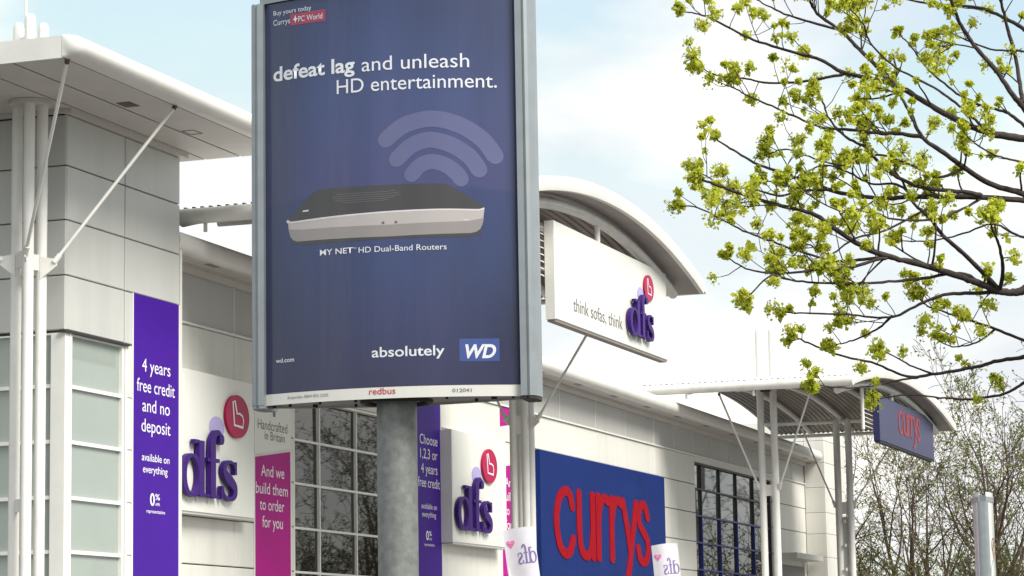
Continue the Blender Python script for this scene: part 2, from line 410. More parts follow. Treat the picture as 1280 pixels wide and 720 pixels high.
# ---- doorway with hood at the far end
dh = obj('door', MB().box(87.44, 91.13, 0.12, 0.30, 0.13, 4.46), 'frame', bld)
obj('door_glass', MB().box(87.60, 90.95, 0.10, 0.118, 0.3, 4.30), 'glass_g', dh)
obj('door_hood', MB().box(87.3, 91.3, -0.62, 0.0, 5.22, 5.40), 'clad_g', bld)
obj('notice_panel', MB().box(87.55, 90.75, -0.05, -0.002, 4.50, 5.02), 'greytext', bld)
obj('notice_frame', MB().box(90.78, 91.0, -0.06, -0.002, 4.40, 5.16), 'frame', bld)

# ---- eaves: soffit, bullnose fascia, roof
def bullnose(yo, z0, z1, yin, bulge=0.17, n=10):
    pts = [(yin, z0+0.10), (yin, z0)] if False else [(yin, z0)]
    zc = (z0+z1)/2; rz = (z1-z0)/2
    for i in range(n+1):
        a = -math.pi/2 - math.pi*i/n
        pts.append((yo + bulge*math.cos(a), zc + rz*math.sin(a)))
    pts.append((yin, z1)); return pts
SZ = 9.03
er = MB().box(41.0, 91.42, -0.60, 34, 9.18, 9.32); 
eaves = obj('eaves_roof', er, 'roofgrey', bld)
fx = [40.92, 46.0, 52.1, 58.2, 64.3, 70.4, 76.5, 82.6, 91.10]
for a, b in zip(fx[:-1], fx[1:]):
    obj('fascia', MB().extrude_x(bullnose(-0.60, SZ, 9.39, -0.54, 0.145, 14), a+0.004, b-0.004), 'roofw', eaves, smooth=True)
obj('fascia_end', MB().extrude_x(bullnose(-0.60, SZ, 9.39, -0.54, 0.145, 14), 91.104, 91.13), 'roofw', eaves)
sx = [40.92, 44.0, 47.0, 50.1, 53.2, 56.2, 59.3, 62.4, 65.5, 68.6, 71.7, 74.8, 77.9, 81.0, 84.1, 87.2, 91.40]
for a, b in zip(sx[:-1], sx[1:]):
    obj('soffit_board', MB().box(a+0.005, b-0.005, -0.535, -0.33, SZ+0.012, SZ+0.05), 'soffit', eaves)
    obj('soffit_board', MB().box(a+0.005, b-0.005, -0.318, -0.15, SZ+0.012, SZ+0.05), 'soffit', eaves)
    xm = a + (b-a)*0.62
    obj('soffit_vent', MB().box(xm-0.22, xm+0.22, -0.49, -0.37, SZ+0.004, SZ+0.011), 'liner', eaves)
obj('cornice', MB().box(40.92, 91.4, -0.145, 0.0, SZ-0.01, SZ+0.08).box(40.92, 91.4, -0.10, 0.0, 8.90, SZ-0.014), 'soffit', eaves)
obj('shadow_gap', MB().box(40.92, 91.4, -0.149, -0.146, SZ+0.03, SZ+0.06), 'gap_tone', eaves)

# the eaves fall gently towards the far end, as gutters do
for o in [eaves]+list(eaves.children):
    for v in o.data.vertices: v.co.z -= 0.0056*(v.co.x-41.0)
# ---- corner tower at the near end
tw = obj('tower', MB().box(36.95, 40.9, -0.66, 12, 0, 10.72), 'joint', bld)
TR = [7.14, 8.03, 8.93, 9.82, 10.66]
for i, (a, b) in enumerate(((36.86,38.86),(38.86,40.90))):
    for j in range(4):
        if i == 1 and j == 0: pass
        obj('cladding_panel', MB().panel_y(a+0.016, b-0.016, TR[j]+0.009, TR[j+1]-0.009, -0.75, 0.09), 'clad_t', tw)
for j in range(5):
    z0 = [2.73,3.62,4.49,5.37,6.24][j]; z1 = [3.62,4.49,5.37,6.24,7.13][j]
    obj('cladding_panel', MB().panel_y(38.98, 40.90, z0+0.004, z1-0.004, -0.75, 0.09), 'clad', tw)
obj('plinth', MB().box(38.98, 40.9, -0.75, -0.66, 0.13, 2.72), 'clad', tw)
ys = [-0.74, 2.4, 5.6, 8.8, 12.0]
for a, b in zip(ys[:-1], ys[1:]):
    for j in range(4):
        obj('cladding_panel', MB().panel_x(a+0.006, b-0.006, TR[j]+0.009, TR[j+1]-0.009, 36.86, 0.09), 'clad_t', tw)
obj('return_panel', MB().box(40.902, 40.98, -0.75, 0.0, 0.13, 9.02), 'clad', tw)
# glazing wrapping the tower corner
cz = [0.13,0.98,1.86,2.75,3.61,4.47,5.36,6.25,7.10]
cw = obj('corner_window', MB().box(36.86, 37.10, -0.74, -0.50, 0.13, 7.10), 'frame', bld, label='pale green glazing wrapping the tower corner')
for j in range(8):
    obj('pane', MB().box(37.10, 38.84, -0.675, -0.662, cz[j], cz[j+1]), 'spandrel', cw)
    obj('glazing_bar', MB().box(37.10, 38.80, -0.725, -0.677, cz[j+1]-0.03, cz[j+1]+0.03 if j < 7 else cz[j+1]), 'frame', cw)
    obj('pane', MB().box(36.925, 36.945, -0.50, 5.0, cz[j], cz[j+1]), 'spandrel', cw)
    obj('glazing_bar', MB().box(36.87, 36.923, -0.50, 5.0, cz[j+1]-0.03, cz[j+1]+0.03 if j < 7 else cz[j+1]), 'frame', cw)
    for y in (1.2, 3.0): obj('glazing_bar', MB().box(36.866, 36.923, y-0.04, y+0.04, cz[j]+0.03, cz[j+1]-0.03), 'frame', cw)
obj('corner_post', MB().box(36.855, 36.86, -0.745, -0.49, 0.13, 7.10).box(37.0, 37.02, -0.758, -0.742, 0.13, 7.10), 'frame', cw)
obj('jamb', MB().box(38.80, 38.88, -0.735, -0.66, 0.13, 7.10).box(38.90, 38.97, -0.745, -0.66, 0.13, 7.12), 'frame', cw)
obj('gap_strip', MB().box(36.80, 38.98, -0.79, -0.66, 7.102, 7.135), 'gap_tone', cw)  # dark bar drawn in place of the shaded gap under the cladding
# tower roof slab: soffit boards, bullnose front, flat end fascia
rf = obj('tower_roof', MB().box(33.60, 41.55, -2.55, 12, 10.80, 11.0), 'roofgrey', bld)
PS = 10.72
obj('fascia', MB().extrude_x(bullnose(-2.62, PS, 11.06, -2.5, 0.20, 16), 33.70, 41.58), 'roofw', rf, smooth=True)
for a, b in ((-2.496, -0.9), (-0.9, 1.8), (1.8, 4.5), (4.5, 12)):
    obj('end_fascia', MB().box(33.55, 33.60, a+0.004, b-0.004, PS-0.01, 11.05), 'roofw', rf)
cf = MB()
# rounded corner piece joining end fascia and bullnose
ring = []; NB = 16; NQ = 10
for i in range(NQ+1):
    a = math.pi/2*i/NQ; s_ = math.sin(a); c_ = math.cos(a)          # i = 0 faces -Y (full roll), i = NQ faces -X (flat)
    for j in range(NB+1):
        b_ = -math.pi/2 - math.pi*j/NB; zc = (PS+11.06)/2; rz = (11.06-PS)/2
        roll = (0.12+0.20*abs(math.cos(b_)), zc+rz*math.sin(b_)); q = 1-2*j/NB
        flat = (0.15 if 0 < j < NB else 0.14, zc-q*rz)
        r_ = roll[0]*c_*c_+flat[0]*s_*s_; z_ = roll[1]*c_*c_+flat[1]*s_*s_
        ring.append((33.70-r_*s_, -2.50-r_*c_, z_))
cf.add(ring, [(i*(NB+1)+j,(i+1)*(NB+1)+j,(i+1)*(NB+1)+j+1,i*(NB+1)+j+1) for i in range(NQ) for j in range(NB)])
cf.add([(33.70,-2.50,PS)]+[ring[i*(NB+1)] for i in range(NQ+1)], [(0,i+2,i+1) for i in range(NQ)])
cf.add([(33.70,-2.50,11.06)]+[ring[i*(NB+1)+NB] for i in range(NQ+1)], [(0,i+1,i+2) for i in range(NQ)])
obj('corner_fascia', cf, 'roofw', rf, smooth=True)
for a, b in ((-2.455,-1.635),(-1.590,-0.942),(-0.900,1.5),(1.53,4.5),(4.53,12)):
    for c, d in ((33.60,35.9),(35.9,38.3),(38.3,40.4),(40.4,41.55)):
        obj('soffit_board', MB().box(c+0.002, d-0.002, a, b, PS+0.01, PS+0.05), 'soffit', rf)
obj('soffit_gap', MB().box(33.61, 41.5, -2.49, 12, PS+0.055, PS+0.06), 'gap_tone', rf)
obj('soffit_vent', MB().box(36.72, 37.06, -1.95, -1.71, PS, PS+0.008), 'rust', rf)
vf = MB(); vf.box(39.12,39.46,-1.90,-1.88,PS+0.001,PS+0.009).box(39.12,39.46,-1.68,-1.66,PS+0.001,PS+0.009).box(39.12,39.14,-1.88,-1.68,PS+0.001,PS+0.009).box(39.44,39.46,-1.88,-1.68,PS+0.001,PS+0.009)
obj('soffit_vent', vf, 'liner', rf)
obj('cornice', MB().box(36.80, 41.0, -0.86, -0.70, 10.66, PS+0.008), 'soffit', tw)
obj('cornice', MB().box(36.74, 36.84, -0.80, 12, 10.665, PS+0.006), 'soffit', tw)

# ---- end pier at the far end
ft = obj('end_pier', MB().box(91.50, 94.7, -0.66, 14, 0, 10.25), 'joint', bld)
PR = [2.73,3.62,4.49,5.37,6.20,6.95,7.84,8.71,9.5,10.25]
for j in range(len(PR)-1):
    obj('cladding_panel', MB().panel_x(-0.745, -0.0, PR[j]+0.005, PR[j+1]-0.005, 91.43, 0.07), 'clad', ft)
    if PR[j] > 8.6: obj('cladding_panel', MB().panel_x(0.01, 4.0, PR[j]+0.005, PR[j+1]-0.005, 91.43, 0.07), 'clad', ft)
    obj('cladding_panel', MB().panel_y(91.44, 94.7, PR[j]+0.005, PR[j+1]-0.005, -0.75, 0.09), 'clad', ft)

# ================================================================== mast column in front of the tower
def mast(name, label, tubes, zb, ztop, rods, rod_r, plate_z, ties, grp='tube columns that carry the roofs', r=0.082, crown=None, sign=None):
    cx = sum(t[0] for t in tubes)/len(tubes); cy = sum(t[1] for t in tubes)/len(tubes)
    t_ = thing(name, label, 'column', (cx, cy, 0.125), grp)
    for k, (x, y, dz) in enumerate(tubes):
        zt = ztop + dz
        pts = [(x,y,0.126),(x,y,zt-0.12),(x,y,zt-0.05),(x,y,zt-0.01),(x,y,zt)]
        obj('tube', MB().tube(pts, [r,r,r*0.9,r*0.6,r*0.15], 18), 'white', t_, smooth=True)
    for a, b, z0, z1 in ties:
        (xa,ya,_), (xb,yb,_) = tubes[a], tubes[b]
        d = Vector((xb-xa, yb-ya, 0)); d.normalize(); nrm = Vector((-d.y, d.x, 0))*0.022
        A = Vector((xa,ya,0))+d*(r-0.01); B = Vector((xb,yb,0))-d*(r-0.01)
        m_ = MB(); vs = []
        for z in (z0, z1):
            for P in (A-nrm, B-nrm, B+nrm, A+nrm): vs.append((P.x,P.y,z))
        m_.add(vs, [(0,3,2,1),(4,5,6,7),(0,1,5,4),(1,2,6,5),(2,3,7,6),(3,0,4,7)])
        obj('tie_plate', m_, 'white', t_)
    for (p, q) in rods:
        p = Vector(p); q = Vector(q)
        rd = obj('brace_rod', MB().tube([p, q], rod_r, 10), 'white', t_, smooth=True)
        d = (q-p).normalized()
        obj('rod_end', MB().tube([p, p+d*0.16], rod_r*1.7, 10), 'white', rd, smooth=True)
        obj('rod_end', MB().tube([q-d*0.07, q], rod_r*1.35, 10), 'rust', rd, smooth=True)
        # gusset plate between the tubes and the rod
        c0 = Vector((cx,cy,p.z)); e = (Vector((p.x,p.y,0))-Vector((cx,cy,0)))
        if e.length > 0.05:
            e.normalize(); s_ = Vector((-e.y,e.x,0))*0.014
            I = Vector((p.x,p.y,p.z))
            base = I - e*0.22
            vs = []
            for sg in (-1, 1):
                for P in (base+Vector((0,0,-0.26)), base+Vector((0,0,0.10)), I+e*0.05+Vector((0,0,0.06)), I+e*0.05+Vector((0,0,-0.05))): vs.append(P+s_*sg)
            obj('gusset', MB().add(vs, [(0,1,2,3),(7,6,5,4),(0,4,5,1),(1,5,6,2),(2,6,7,3),(3,7,4,0)]), 'white', t_)
    return t_
m1 = mast('mast_column', 'white triple-tube column with slanting rods beside the glazed tower corner',
     [(36.14,-0.26,0),(35.92,-0.60,0.06),(36.22,-0.665,-0.03)], 0, 12.06,
     [((36.2,-0.90,8.12),(37.26,-2.50,10.72)), ((35.80,-0.62,8.22),(33.72,-2.50,10.72)), ((36.0,-0.08,8.18),(33.8,2.6,10.72))], 0.028, 8.2,
     [(0,1,8.05,8.32),(1,2,8.0,8.25),(0,1,4.2,4.4),(0,1,11.66,11.78)], r=0.088)
obj('spike', MB().tube([(35.95,-0.50,11.9),(35.95,-0.50,13.6)], 0.022, 8), 'white', m1, smooth=True)
obj('ceiling_collar', MB().tube([(36.09,-0.52,10.66),(36.09,-0.52,10.725)], 0.34, 24), 'soffit', m1, smooth=True)

# ================================================================== vaulted entrance canopies
def canopy(label, x0, x1, ze, rise, yb, yf, colx, coly, hang, bx, grp='vaulted entrance canopies'):
    xc = (x0+x1)/2; hw = (x1-x0)/2; RR = (hw*hw+rise*rise)/(2*rise); zc = ze+rise-RR
    a0 = math.asin(hw/RR)
    def arc(t, dr=0.0):          # t in -1..1 along the arch, dr radial offset
        a = a0*t; return (xc+(RR+dr)*math.sin(a), zc+(RR+dr)*math.cos(a))
    t_ = thing('entrance_canopy', label, 'canopy', (xc, (yb+yf)/2, ze), grp)
    # corrugated roof sheet with ribs running over the vault
    NA = 30; per = 0.165; d = 0.034
    ys = []; y = yf+0.10
    while y < yb:
        ys += [(y,0),(y+0.05,0),(y+0.075,d),(y+0.14,d)]; y += per
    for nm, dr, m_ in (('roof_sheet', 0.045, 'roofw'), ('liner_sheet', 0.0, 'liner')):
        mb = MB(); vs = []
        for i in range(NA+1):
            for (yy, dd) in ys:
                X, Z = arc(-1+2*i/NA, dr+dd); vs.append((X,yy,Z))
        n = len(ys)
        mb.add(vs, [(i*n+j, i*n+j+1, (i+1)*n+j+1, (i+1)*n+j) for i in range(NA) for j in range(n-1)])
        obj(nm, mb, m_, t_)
    # front fascia, swept along the arch
    def sweep(prof, m_, nm, smooth=True, ta=-1.0, tb=1.0, N=36, par=None):
        mb = MB(); k = len(prof); vs = []
        for i in range(N+1):
            for (yy, dr) in prof:
                X, Z = arc(ta+(tb-ta)*i/N, dr); vs.append((X,yy,Z))
        fs = [(i*k+j, i*k+(j+1)%k, (i+1)*k+(j+1)%k, (i+1)*k+j) for i in range(N) for j in range(k)]
        fs += [tuple(range(k)), tuple(N*k+j for j in range(k-1,-1,-1))]
        mb.add(vs, fs); return obj(nm, mb, m_, par or t_, smooth=smooth)
    fa = sweep([(yf,-0.13),(yf-0.03,0.0),(yf-0.01,0.13),(yf+0.09,0.14),(yf+0.09,-0.13)], 'roofw', 'front_fascia')
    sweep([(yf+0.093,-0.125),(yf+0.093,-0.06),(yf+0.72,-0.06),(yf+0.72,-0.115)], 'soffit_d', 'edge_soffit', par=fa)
    # tubular ribs
    def tube_arch(yy, dr, r, nm, ta=-0.94, tb=0.93):
        pts = []
        for i in range(29):
            X, Z = arc(ta+(tb-ta)*i/28, dr); pts.append((X,yy,Z))
        return obj(nm, MB().tube(pts, r, 12), 'white', t_, smooth=True)
    tube_arch(hang[4], -0.30, 0.105, 'arch_tube')
    k = 0; yy = yf+2.0
    while yy < yb-0.3:
        tube_arch(yy, -0.13, 0.085, 'rib'); yy += 1.45
    for X in bx:
        t = math.asin((X-xc)/RR)/a0; _, Z = arc(t, -0.24)
        obj('edge_beam', MB().tube([(X,yf+0.75,Z),(X,yb-0.2,Z)], 0.07, 12), 'white', t_, smooth=True)
    # eaves gutters
    for s in (-1, 1):
        X, Z = arc(s)
        r = 0.145 if s < 0 else 0.06
        gt = obj('gutter', MB().tube([(X+s*0.02,yf-0.04,Z-0.07*(s>0)),(X+s*0.02,yb,Z-0.07*(s>0))], r, 20), 'gutterw', t_, smooth=True)
        if s < 0:
            yy = yf+0.05
            rb = MB()
            while yy < yb-0.1:
                rb.box(X-0.03, X+0.16, yy+0.080, yy+0.130, Z+0.128, Z+0.168); yy += per
            obj('sheet_end', rb, 'dark', gt)['kind'] = 'stuff'
            for yy in (yb-1.4, yb-3.4, yb-5.2):
                if yy > yf: obj('gutter_bracket', MB().box(X-0.02, X+0.02, yy-0.03, yy+0.03, Z-0.30, Z-0.13), 'white', gt)
    # hanging assembly under the front arch: louvres either side and short posts
    hx0, hx1, hz0, hz1, hy, lou, posts, sides = hang
    for X in [hx0+(hx1-hx0)*q for q in posts]:
        t = math.asin((X-xc)/RR)/a0; _, Z = arc(t, -0.30)
        if Z > hz1+0.05: obj('hanger_post', MB().tube([(X,hy,hz1-0.02),(X,hy,Z)], 0.055, 10), 'white', t_, smooth=True)
    for s, xa in ((-1, hx0), (1, hx1)):
        if s not in sides: continue
        X = xa+s*lou
        t = math.asin(max(-0.999*hw, min(0.999*hw, X-xc))/RR)/a0; _, Z = arc(t, -0.30)
        zt = min(Z, hz1+0.35); zb = hz1-1.15 if s < 0 else hz1-1.0
        po = obj('louvre_post', MB().tube([(X,hy+0.17,zb),(X,hy+0.17,zt)], 0.055, 10), 'white', t_, smooth=True)
        n = 8 if s < 0 else 7
        for i in range(n):
            z = zb+0.12+i*0.13
            a, b = sorted((X, xa))
            vs = [(a,hy+0.11,z-0.02),(b,hy+0.11,z-0.02),(b,hy+0.25,z+0.05),(a,hy+0.25,z+0.05)]
            vs += [(p[0],p[1],p[2]+0.02) for p in vs]
            obj('louvre_slat', MB().add(vs, [(0,1,2,3),(7,6,5,4),(0,4,5,1),(1,5,6,2),(2,6,7,3),(3,7,4,0)]), 'white', po)
        if s < 0 and lou < 1:
            obj('post_head', MB().add([(X-0.05,hy-0.03,zt-0.12),(X+0.05,hy-0.03,zt-0.12),(X+0.28,hy-0.03,zt+0.12),(X-0.28,hy-0.03,zt+0.12),
                                       (X-0.05,hy+0.03,zt-0.12),(X+0.05,hy+0.03,zt-0.12),(X+0.28,hy+0.03,zt+0.12),(X-0.28,hy+0.03,zt+0.12)],
                                      [(0,1,2,3),(7,6,5,4),(0,4,5,1),(1,5,6,2),(2,6,7,3),(3,7,4,0)]), 'white', po)
    return t_, arc
cA, arcA = canopy('white vaulted canopy over the nearer shop entrance, its gutter behind the poster pylon', 41.80, 54.6, 9.77, 0.90, 0.6, -6.50,
       (44.8,52.2), -3.1, (45.75,53.2,8.06,9.92,-5.95,0.7,(0.40,),(-1,)), (44.8,52.2))
cB, arcB = canopy('white vaulted canopy over the farther shop entrance, beside the bare trees', 72.60, 89.1, 9.55, 0.80, 0.4, -5.85,
       (76.2,86.7), -2.45, (78.5,87.4,8.32,9.72,-5.30,1.15,(0.28,0.8),(-1,1)), (76.2,86.7))
def pair(x, y, n=2):
    return [(x, y+0.20, 0.0), (x, y-0.20, 0.0)] if n == 2 else [(x-0.05,y+0.15,0.0),(x+0.2,y+0.10,-0.05),(x-0.05,y-0.11,0.0),(x+0.2,y-0.15,-0.05)]
mast('canopy_column', 'white tube column with rods, mostly behind the poster pylon pole', pair(44.75,-3.15,4), 0, 11.2,
     [((44.75,-3.45,6.85),(44.2,-5.3,10.0)),((44.75,-2.85,6.85),(44.2,-1.0,10.0))], 0.026, 6.8, [(0,2,6.6,6.9),(1,3,6.6,6.9)])
mast('canopy_column', 'white clustered tube column between the second white box sign and the blue wall sign', pair(52.25,-3.05,4), 0, 11.3,
     [((52.25,-3.42,6.85),(52.6,-5.4,10.1)),((52.25,-2.72,6.90),(52.6,-1.1,10.1))], 0.026, 6.8, [(0,2,6.55,6.95),(1,3,6.6,6.9)])
mast('canopy_column', 'white twin-tube column with two slanting rods in front of the blue-barred window', pair(76.2,-2.48), 0, 11.62,
     [((76.15,-2.80,6.85),(74.9,-4.15,9.62)),((76.15,-2.18,6.88),(74.9,-1.35,9.62))], 0.03, 6.8, [(0,1,6.62,6.95),(0,1,3.9,4.1)], r=0.105)
fc = mast('canopy_column', 'white twin-tube column with small lamps beside the far end pier', pair(86.7,-2.45), 0, 9.85,
     [((86.7,-2.78,6.95),(86.9,-4.6,9.62)),((86.7,-2.12,6.9),(86.9,-1.0,9.62))], 0.03, 6.8, [(0,1,6.6,7.0)], r=0.115)
obj('web_plate', MB().box(86.68, 86.72, -2.55, -2.35, 0.13, 6.5), 'clad_g', fc)
for z in (6.35, 5.55, 4.75): obj('lamp', MB().tube([(86.58,-2.45,z-0.05),(86.58,-2.45,z+0.05)], 0.05, 10), 'white', fc, smooth=True)
obj('cable_box', MB().box(76.02,76.3,-2.62,-2.34,9.72,9.86), 'dark', bpy.data.objects['canopy_column.002'])

# ================================================================== signs
def sofa_letters(par, ox, oz, s, y, depth, f=None, lm='purple_l', pegs=True, gap=0.03):
    """slim serif d, f, s standing off the board, on tiny pegs"""
    f = f or (lambda u, v, w: Vector((ox+u*s, y-w, oz+v*s)))
    dep = depth
    m = MB()
    ribbon(m, [(0.36+0.335*math.cos(a), 0.37+0.36*math.sin(a)) for a in [R_(i*15) for i in range(24)]],
           [0.05+0.14*abs(math.cos(R_(i*15)))**1.2 for i in range(25)], f, gap, dep, n=2, closed=True)
    plate(m, [(0.62,0),(0.84,0.0),(0.84,1.02),(0.62,1.02)], f, gap, dep*1.03)
    plate(m, [(0.44,0.95),(0.63,0.97),(0.63,1.03),(0.44,1.03)], f, gap, dep*0.96)
    plate(m, [(0.83,0),(0.96,0),(0.96,0.06),(0.83,0.07)], f, gap, dep*0.96)
    obj('letter', m, lm, par)
    m = MB()
    plate(m, [(1.10,0),(1.31,0),(1.31,0.9),(1.10,0.9)], f, gap, dep*1.03)
    ribbon(m, [(1.205,0.86),(1.22,1.05),(1.31,1.18),(1.45,1.22),(1.56,1.16)], [0.21,0.19,0.13,0.09,0.07], f, gap, dep, n=8)
    plate(m, ellipse(1.56,1.10,0.10,0.10,20), f, gap, dep*1.06)
    plate(m, [(0.98,0.66),(1.48,0.66),(1.48,0.73),(0.98,0.73)], f, gap, dep*0.96)
    plate(m, [(0.98,0),(1.45,0),(1.45,0.055),(0.98,0.055)], f, gap, dep*0.93)
    obj('letter', m, lm, par)
    m = MB()
    ribbon(m, [(2.16,0.57),(2.08,0.68),(1.92,0.71),(1.76,0.66),(1.70,0.54),(1.80,0.43),(1.98,0.34),(2.13,0.24),(2.14,0.11),(2.02,0.03),(1.86,0.02),(1.70,0.08),(1.62,0.20)],
           [0.04,0.05,0.06,0.10,0.15,0.19,0.20,0.19,0.15,0.10,0.06,0.05,0.04], f, gap, dep, n=5)
    plate(m, [(2.12,0.48),(2.22,0.48),(2.22,0.72),(2.15,0.72)], f, gap, dep*0.96)
    plate(m, [(1.56,0.0),(1.63,0.0),(1.67,0.24),(1.56,0.24)], f, gap, dep*0.96)
    obj('letter', m, lm, par)
    if not pegs: return
    pg = MB()
    for u in (0.35, 0.72, 1.2, 1.9): pg.box(ox+u*s-0.012, ox+u*s+0.012, y-0.03, y+0.005, oz-0.10*s, oz+0.05)
    obj('peg', pg, 'frame', par)
def logo_disc(par, cx, cz, rx, rz, y, dep):
    f = facing(y)
    k = rz/0.40
    obj('lavender_disc', plate(MB(), ellipse(cx-0.62*k*rx/rz, cz-0.26*k, 0.25*k*rx/rz, 0.20*k), f, 0.002, 0.006), 'lavender', par)  # small lavender ellipse of the logo, left of the crimson disc
    d = obj('disc', plate(MB(), ellipse(cx, cz, rx, rz, 48), f, 0.010, dep), 'crimson', par)
    u = rx/0.40; v = rz/0.40
    path = [(-0.17,0.26),(-0.10,0.28),(-0.03,0.05),(0.06,0.06),(0.16,0.02),(0.19,-0.06),(0.17,-0.19),(-0.12,-0.17)]
    ch = MB(); ribbon(ch, [(cx+p[0]*u, cz+p[1]*v) for p in path], 0.035*v, f, 0.012+dep, 0.004, closed=True, smooth=False)
    obj('chair_outline', ch, 'whitetext', d)
def box_sign(label, x0, x1, z0, z1, yback, yfront, grp=None):
    t = thing('box_sign', label, 'sign', ((x0+x1)/2, yback, z0), grp)
    obj('board', MB().panel_y(x0, x1, z0, z1, yfront, yback-yfront, 0.015), 'signw', t)
    obj('lower_lip', MB().box(x0+0.02, x1-0.02, yfront+0.02, yback, z0-0.035, z0-0.002), 'clad_g', t)
    return t
s1 = box_sign('white box sign with purple letters and crimson disc, next to the purple tower banner', 41.30, 44.90, 4.52, 7.07, -0.002, -0.30, 'white box signs on the wall')
sofa_letters(s1, 41.72, 4.80, 0.98, -0.30, 0.09); logo_disc(s1, 44.05, 6.37, 0.50, 0.40, -0.30, 0.05)
s2 = box_sign('white box sign with purple letters and crimson disc, right of the pylon pole', 55.38, 59.0, 4.50, 7.05, -0.002, -0.30, 'white box signs on the wall')
sofa_letters(s2, 55.50, 4.80, 0.98, -0.30, 0.09); logo_disc(s2, 57.72, 6.36, 0.50, 0.40, -0.30, 0.05)
s3 = thing('hanging_sign', 'white board with sofa slogan and purple letters hung under the nearer vaulted canopy', 'sign', (49.5, -5.95, 8.06))
obj('board', MB().panel_y(45.75, 53.20, 8.06, 9.92, -6.05, 0.20, 0.015), 'signw', s3)
obj('bottom_tray', MB().box(45.78, 53.17, -6.03, -5.87, 8.02, 8.056), 'liner', s3)
sofa_letters(s3, 50.20, 8.30, 0.72, -6.05, 0.09); logo_disc(s3, 51.78, 9.42, 0.34, 0.275, -6.05, 0.03)
words('think sofas, think', 46.80, 49.95, 8.34, 0.26, facing(-6.05), 'greytext', s3)
# navy wall sign with red rounded letters
def stroke_letters(par, y, u0, u1, v0, xh, w, dep, m='red', aniso=1.75):
    """the six rounded red letters, each a raised brush stroke; drawn on a grid 0..8.6 by 0..1.8"""
    su = (u1-u0)/8.6*aniso; sv = xh/1.8
    f = lambda u, v, ww: Vector((u0+u*su, y-ww, v0+v*sv))
    L_ = []
    L_.append([[(1.50,1.32),(1.28,1.62),(0.88,1.68),(0.40,1.45),(0.18,0.9),(0.40,0.34),(0.88,0.12),(1.28,0.20),(1.52,0.50)]])
    L_.append([[(2.08,1.68),(2.08,0.75),(2.22,0.28),(2.62,0.12),(3.05,0.25),(3.22,0.70)],[(3.24,1.68),(3.24,0.12)]])
    L_.append([[(3.74,1.68),(3.74,0.12)],[(3.76,1.10),(3.92,1.50),(4.25,1.68),(4.62,1.60)]])
    L_.append([[(4.94,1.68),(4.94,0.12)],[(4.96,1.10),(5.12,1.50),(5.45,1.68),(5.82,1.60)]])
    L_.append([[(6.00,1.68),(6.42,0.90),(6.68,0.30)],[(7.28,1.68),(6.90,0.85),(6.50,-0.10),(6.22,-0.48),(5.88,-0.55)]])
    L_.append([[(8.38,1.36),(8.16,1.64),(7.86,1.68),(7.56,1.50),(7.54,1.20),(7.86,0.98),(8.24,0.78),(8.40,0.50),(8.24,0.20),(7.90,0.12),(7.56,0.22),(7.40,0.48)]])
    for i, strokes in enumerate(L_):
        mb = MB()
        for j, p in enumerate(strokes):
            ribbon(mb, [(q[0]/aniso, q[1]) for q in p], w, f, 0.0, dep+0.003*j, n=7, round_ends=True)
        obj('letter', mb, m, par)
s4 = thing('wall_sign', 'large navy blue wall sign with red rounded letters on the panelled wall', 'sign', (67.5, 0, 3.2))
nb = [61.95, 64.7, 67.5, 70.3, 73.05]
for a, b in zip(nb[:-1], nb[1:]): obj('board', MB().panel_y(a+0.001, b-0.001, 3.05, 7.07, -0.15, 0.148, 0.004), 'navy', s4)
obj('edge_trim', MB().box(61.93, 61.949, -0.155, -0.002, 3.05, 7.07), 'navy', s4)
stroke_letters(s4, -0.15, 62.95, 71.42, 4.42, 1.84, 0.245, 0.02)
s5 = thing('hanging_sign', 'navy board with glossy red letters hung under the farther vaulted canopy', 'sign', (82.9, -5.3, 8.32))
obj('board', MB().panel_y(78.5, 87.4, 8.32, 9.72, -5.40, 0.20, 0.012), 'navy_h', s5)
obj('bottom_tray', MB().box(78.53, 87.37, -5.38, -5.22, 8.27, 8.316), 'dark', s5)
stroke_letters(s5, -5.40, 81.42, 85.0, 8.74, 0.77, 0.24, 0.01, m='red_h')

# ================================================================== banners
def banner(label, x0, x1, z0, z1, y, m, lines, grp=None, name='wall_banner', slant=0.0, edge=True):
    t = thing(name, label, 'banner', ((x0+x1)/2, y, z0), grp)
    mb = MB()
    mb.add([(x0,y,z0),(x1,y,z0),(x1,y,z1+slant),(x0,y,z1),(x0,y-0.012,z0),(x1,y-0.012,z0),(x1,y-0.012,z1+slant),(x0,y-0.012,z1)],
           [(0,1,2,3),(7,6,5,4),(0,4,5,1),(1,5,6,2),(2,6,7,3),(3,7,4,0)])
    obj('cloth', mb, m, t)
    if edge:
        obj('edge_rail', MB().box(x0-0.035, x0-0.002, y-0.02, y, z0, z1), 'frame', t)
        obj('edge_rail', MB().box(x1+0.002, x1+0.035, y-0.02, y, z0, z1), 'frame', t)
    for ln in lines:
        body, a, b, z, cap = ln[:5]; col = ln[5] if len(ln) > 5 else 'whitetext'; bold = ln[6] if len(ln) > 6 else 0.0
        lettering(body, a, b, z, cap, facing(y-0.012), col, t, bold=bold, off=0.003)
    return t
banner('tall purple banner offering four years free credit, on the near tower', 39.14, 40.82, 2.4, 8.03, -0.752, 'purple',
       [('4 years',39.46,40.50,6.74,0.22),('free credit',39.27,40.67,6.39,0.22),('and no',39.47,40.48,6.06,0.22),('deposit',39.44,40.51,5.72,0.22),
        ('available on',39.46,40.47,5.23,0.125,'whitetext',0.004),('everything',39.50,40.40,5.03,0.125,'whitetext',0.004),('0',39.76,39.93,4.49,0.20,'whitetext',0.02),
        ('%',39.95,40.12,4.59,0.10,'whitetext',0.01),('APR',39.95,40.12,4.49,0.05,'whitetext',0.01),('representative',39.63,40.31,4.36,0.06,'whitetext',0.006)])
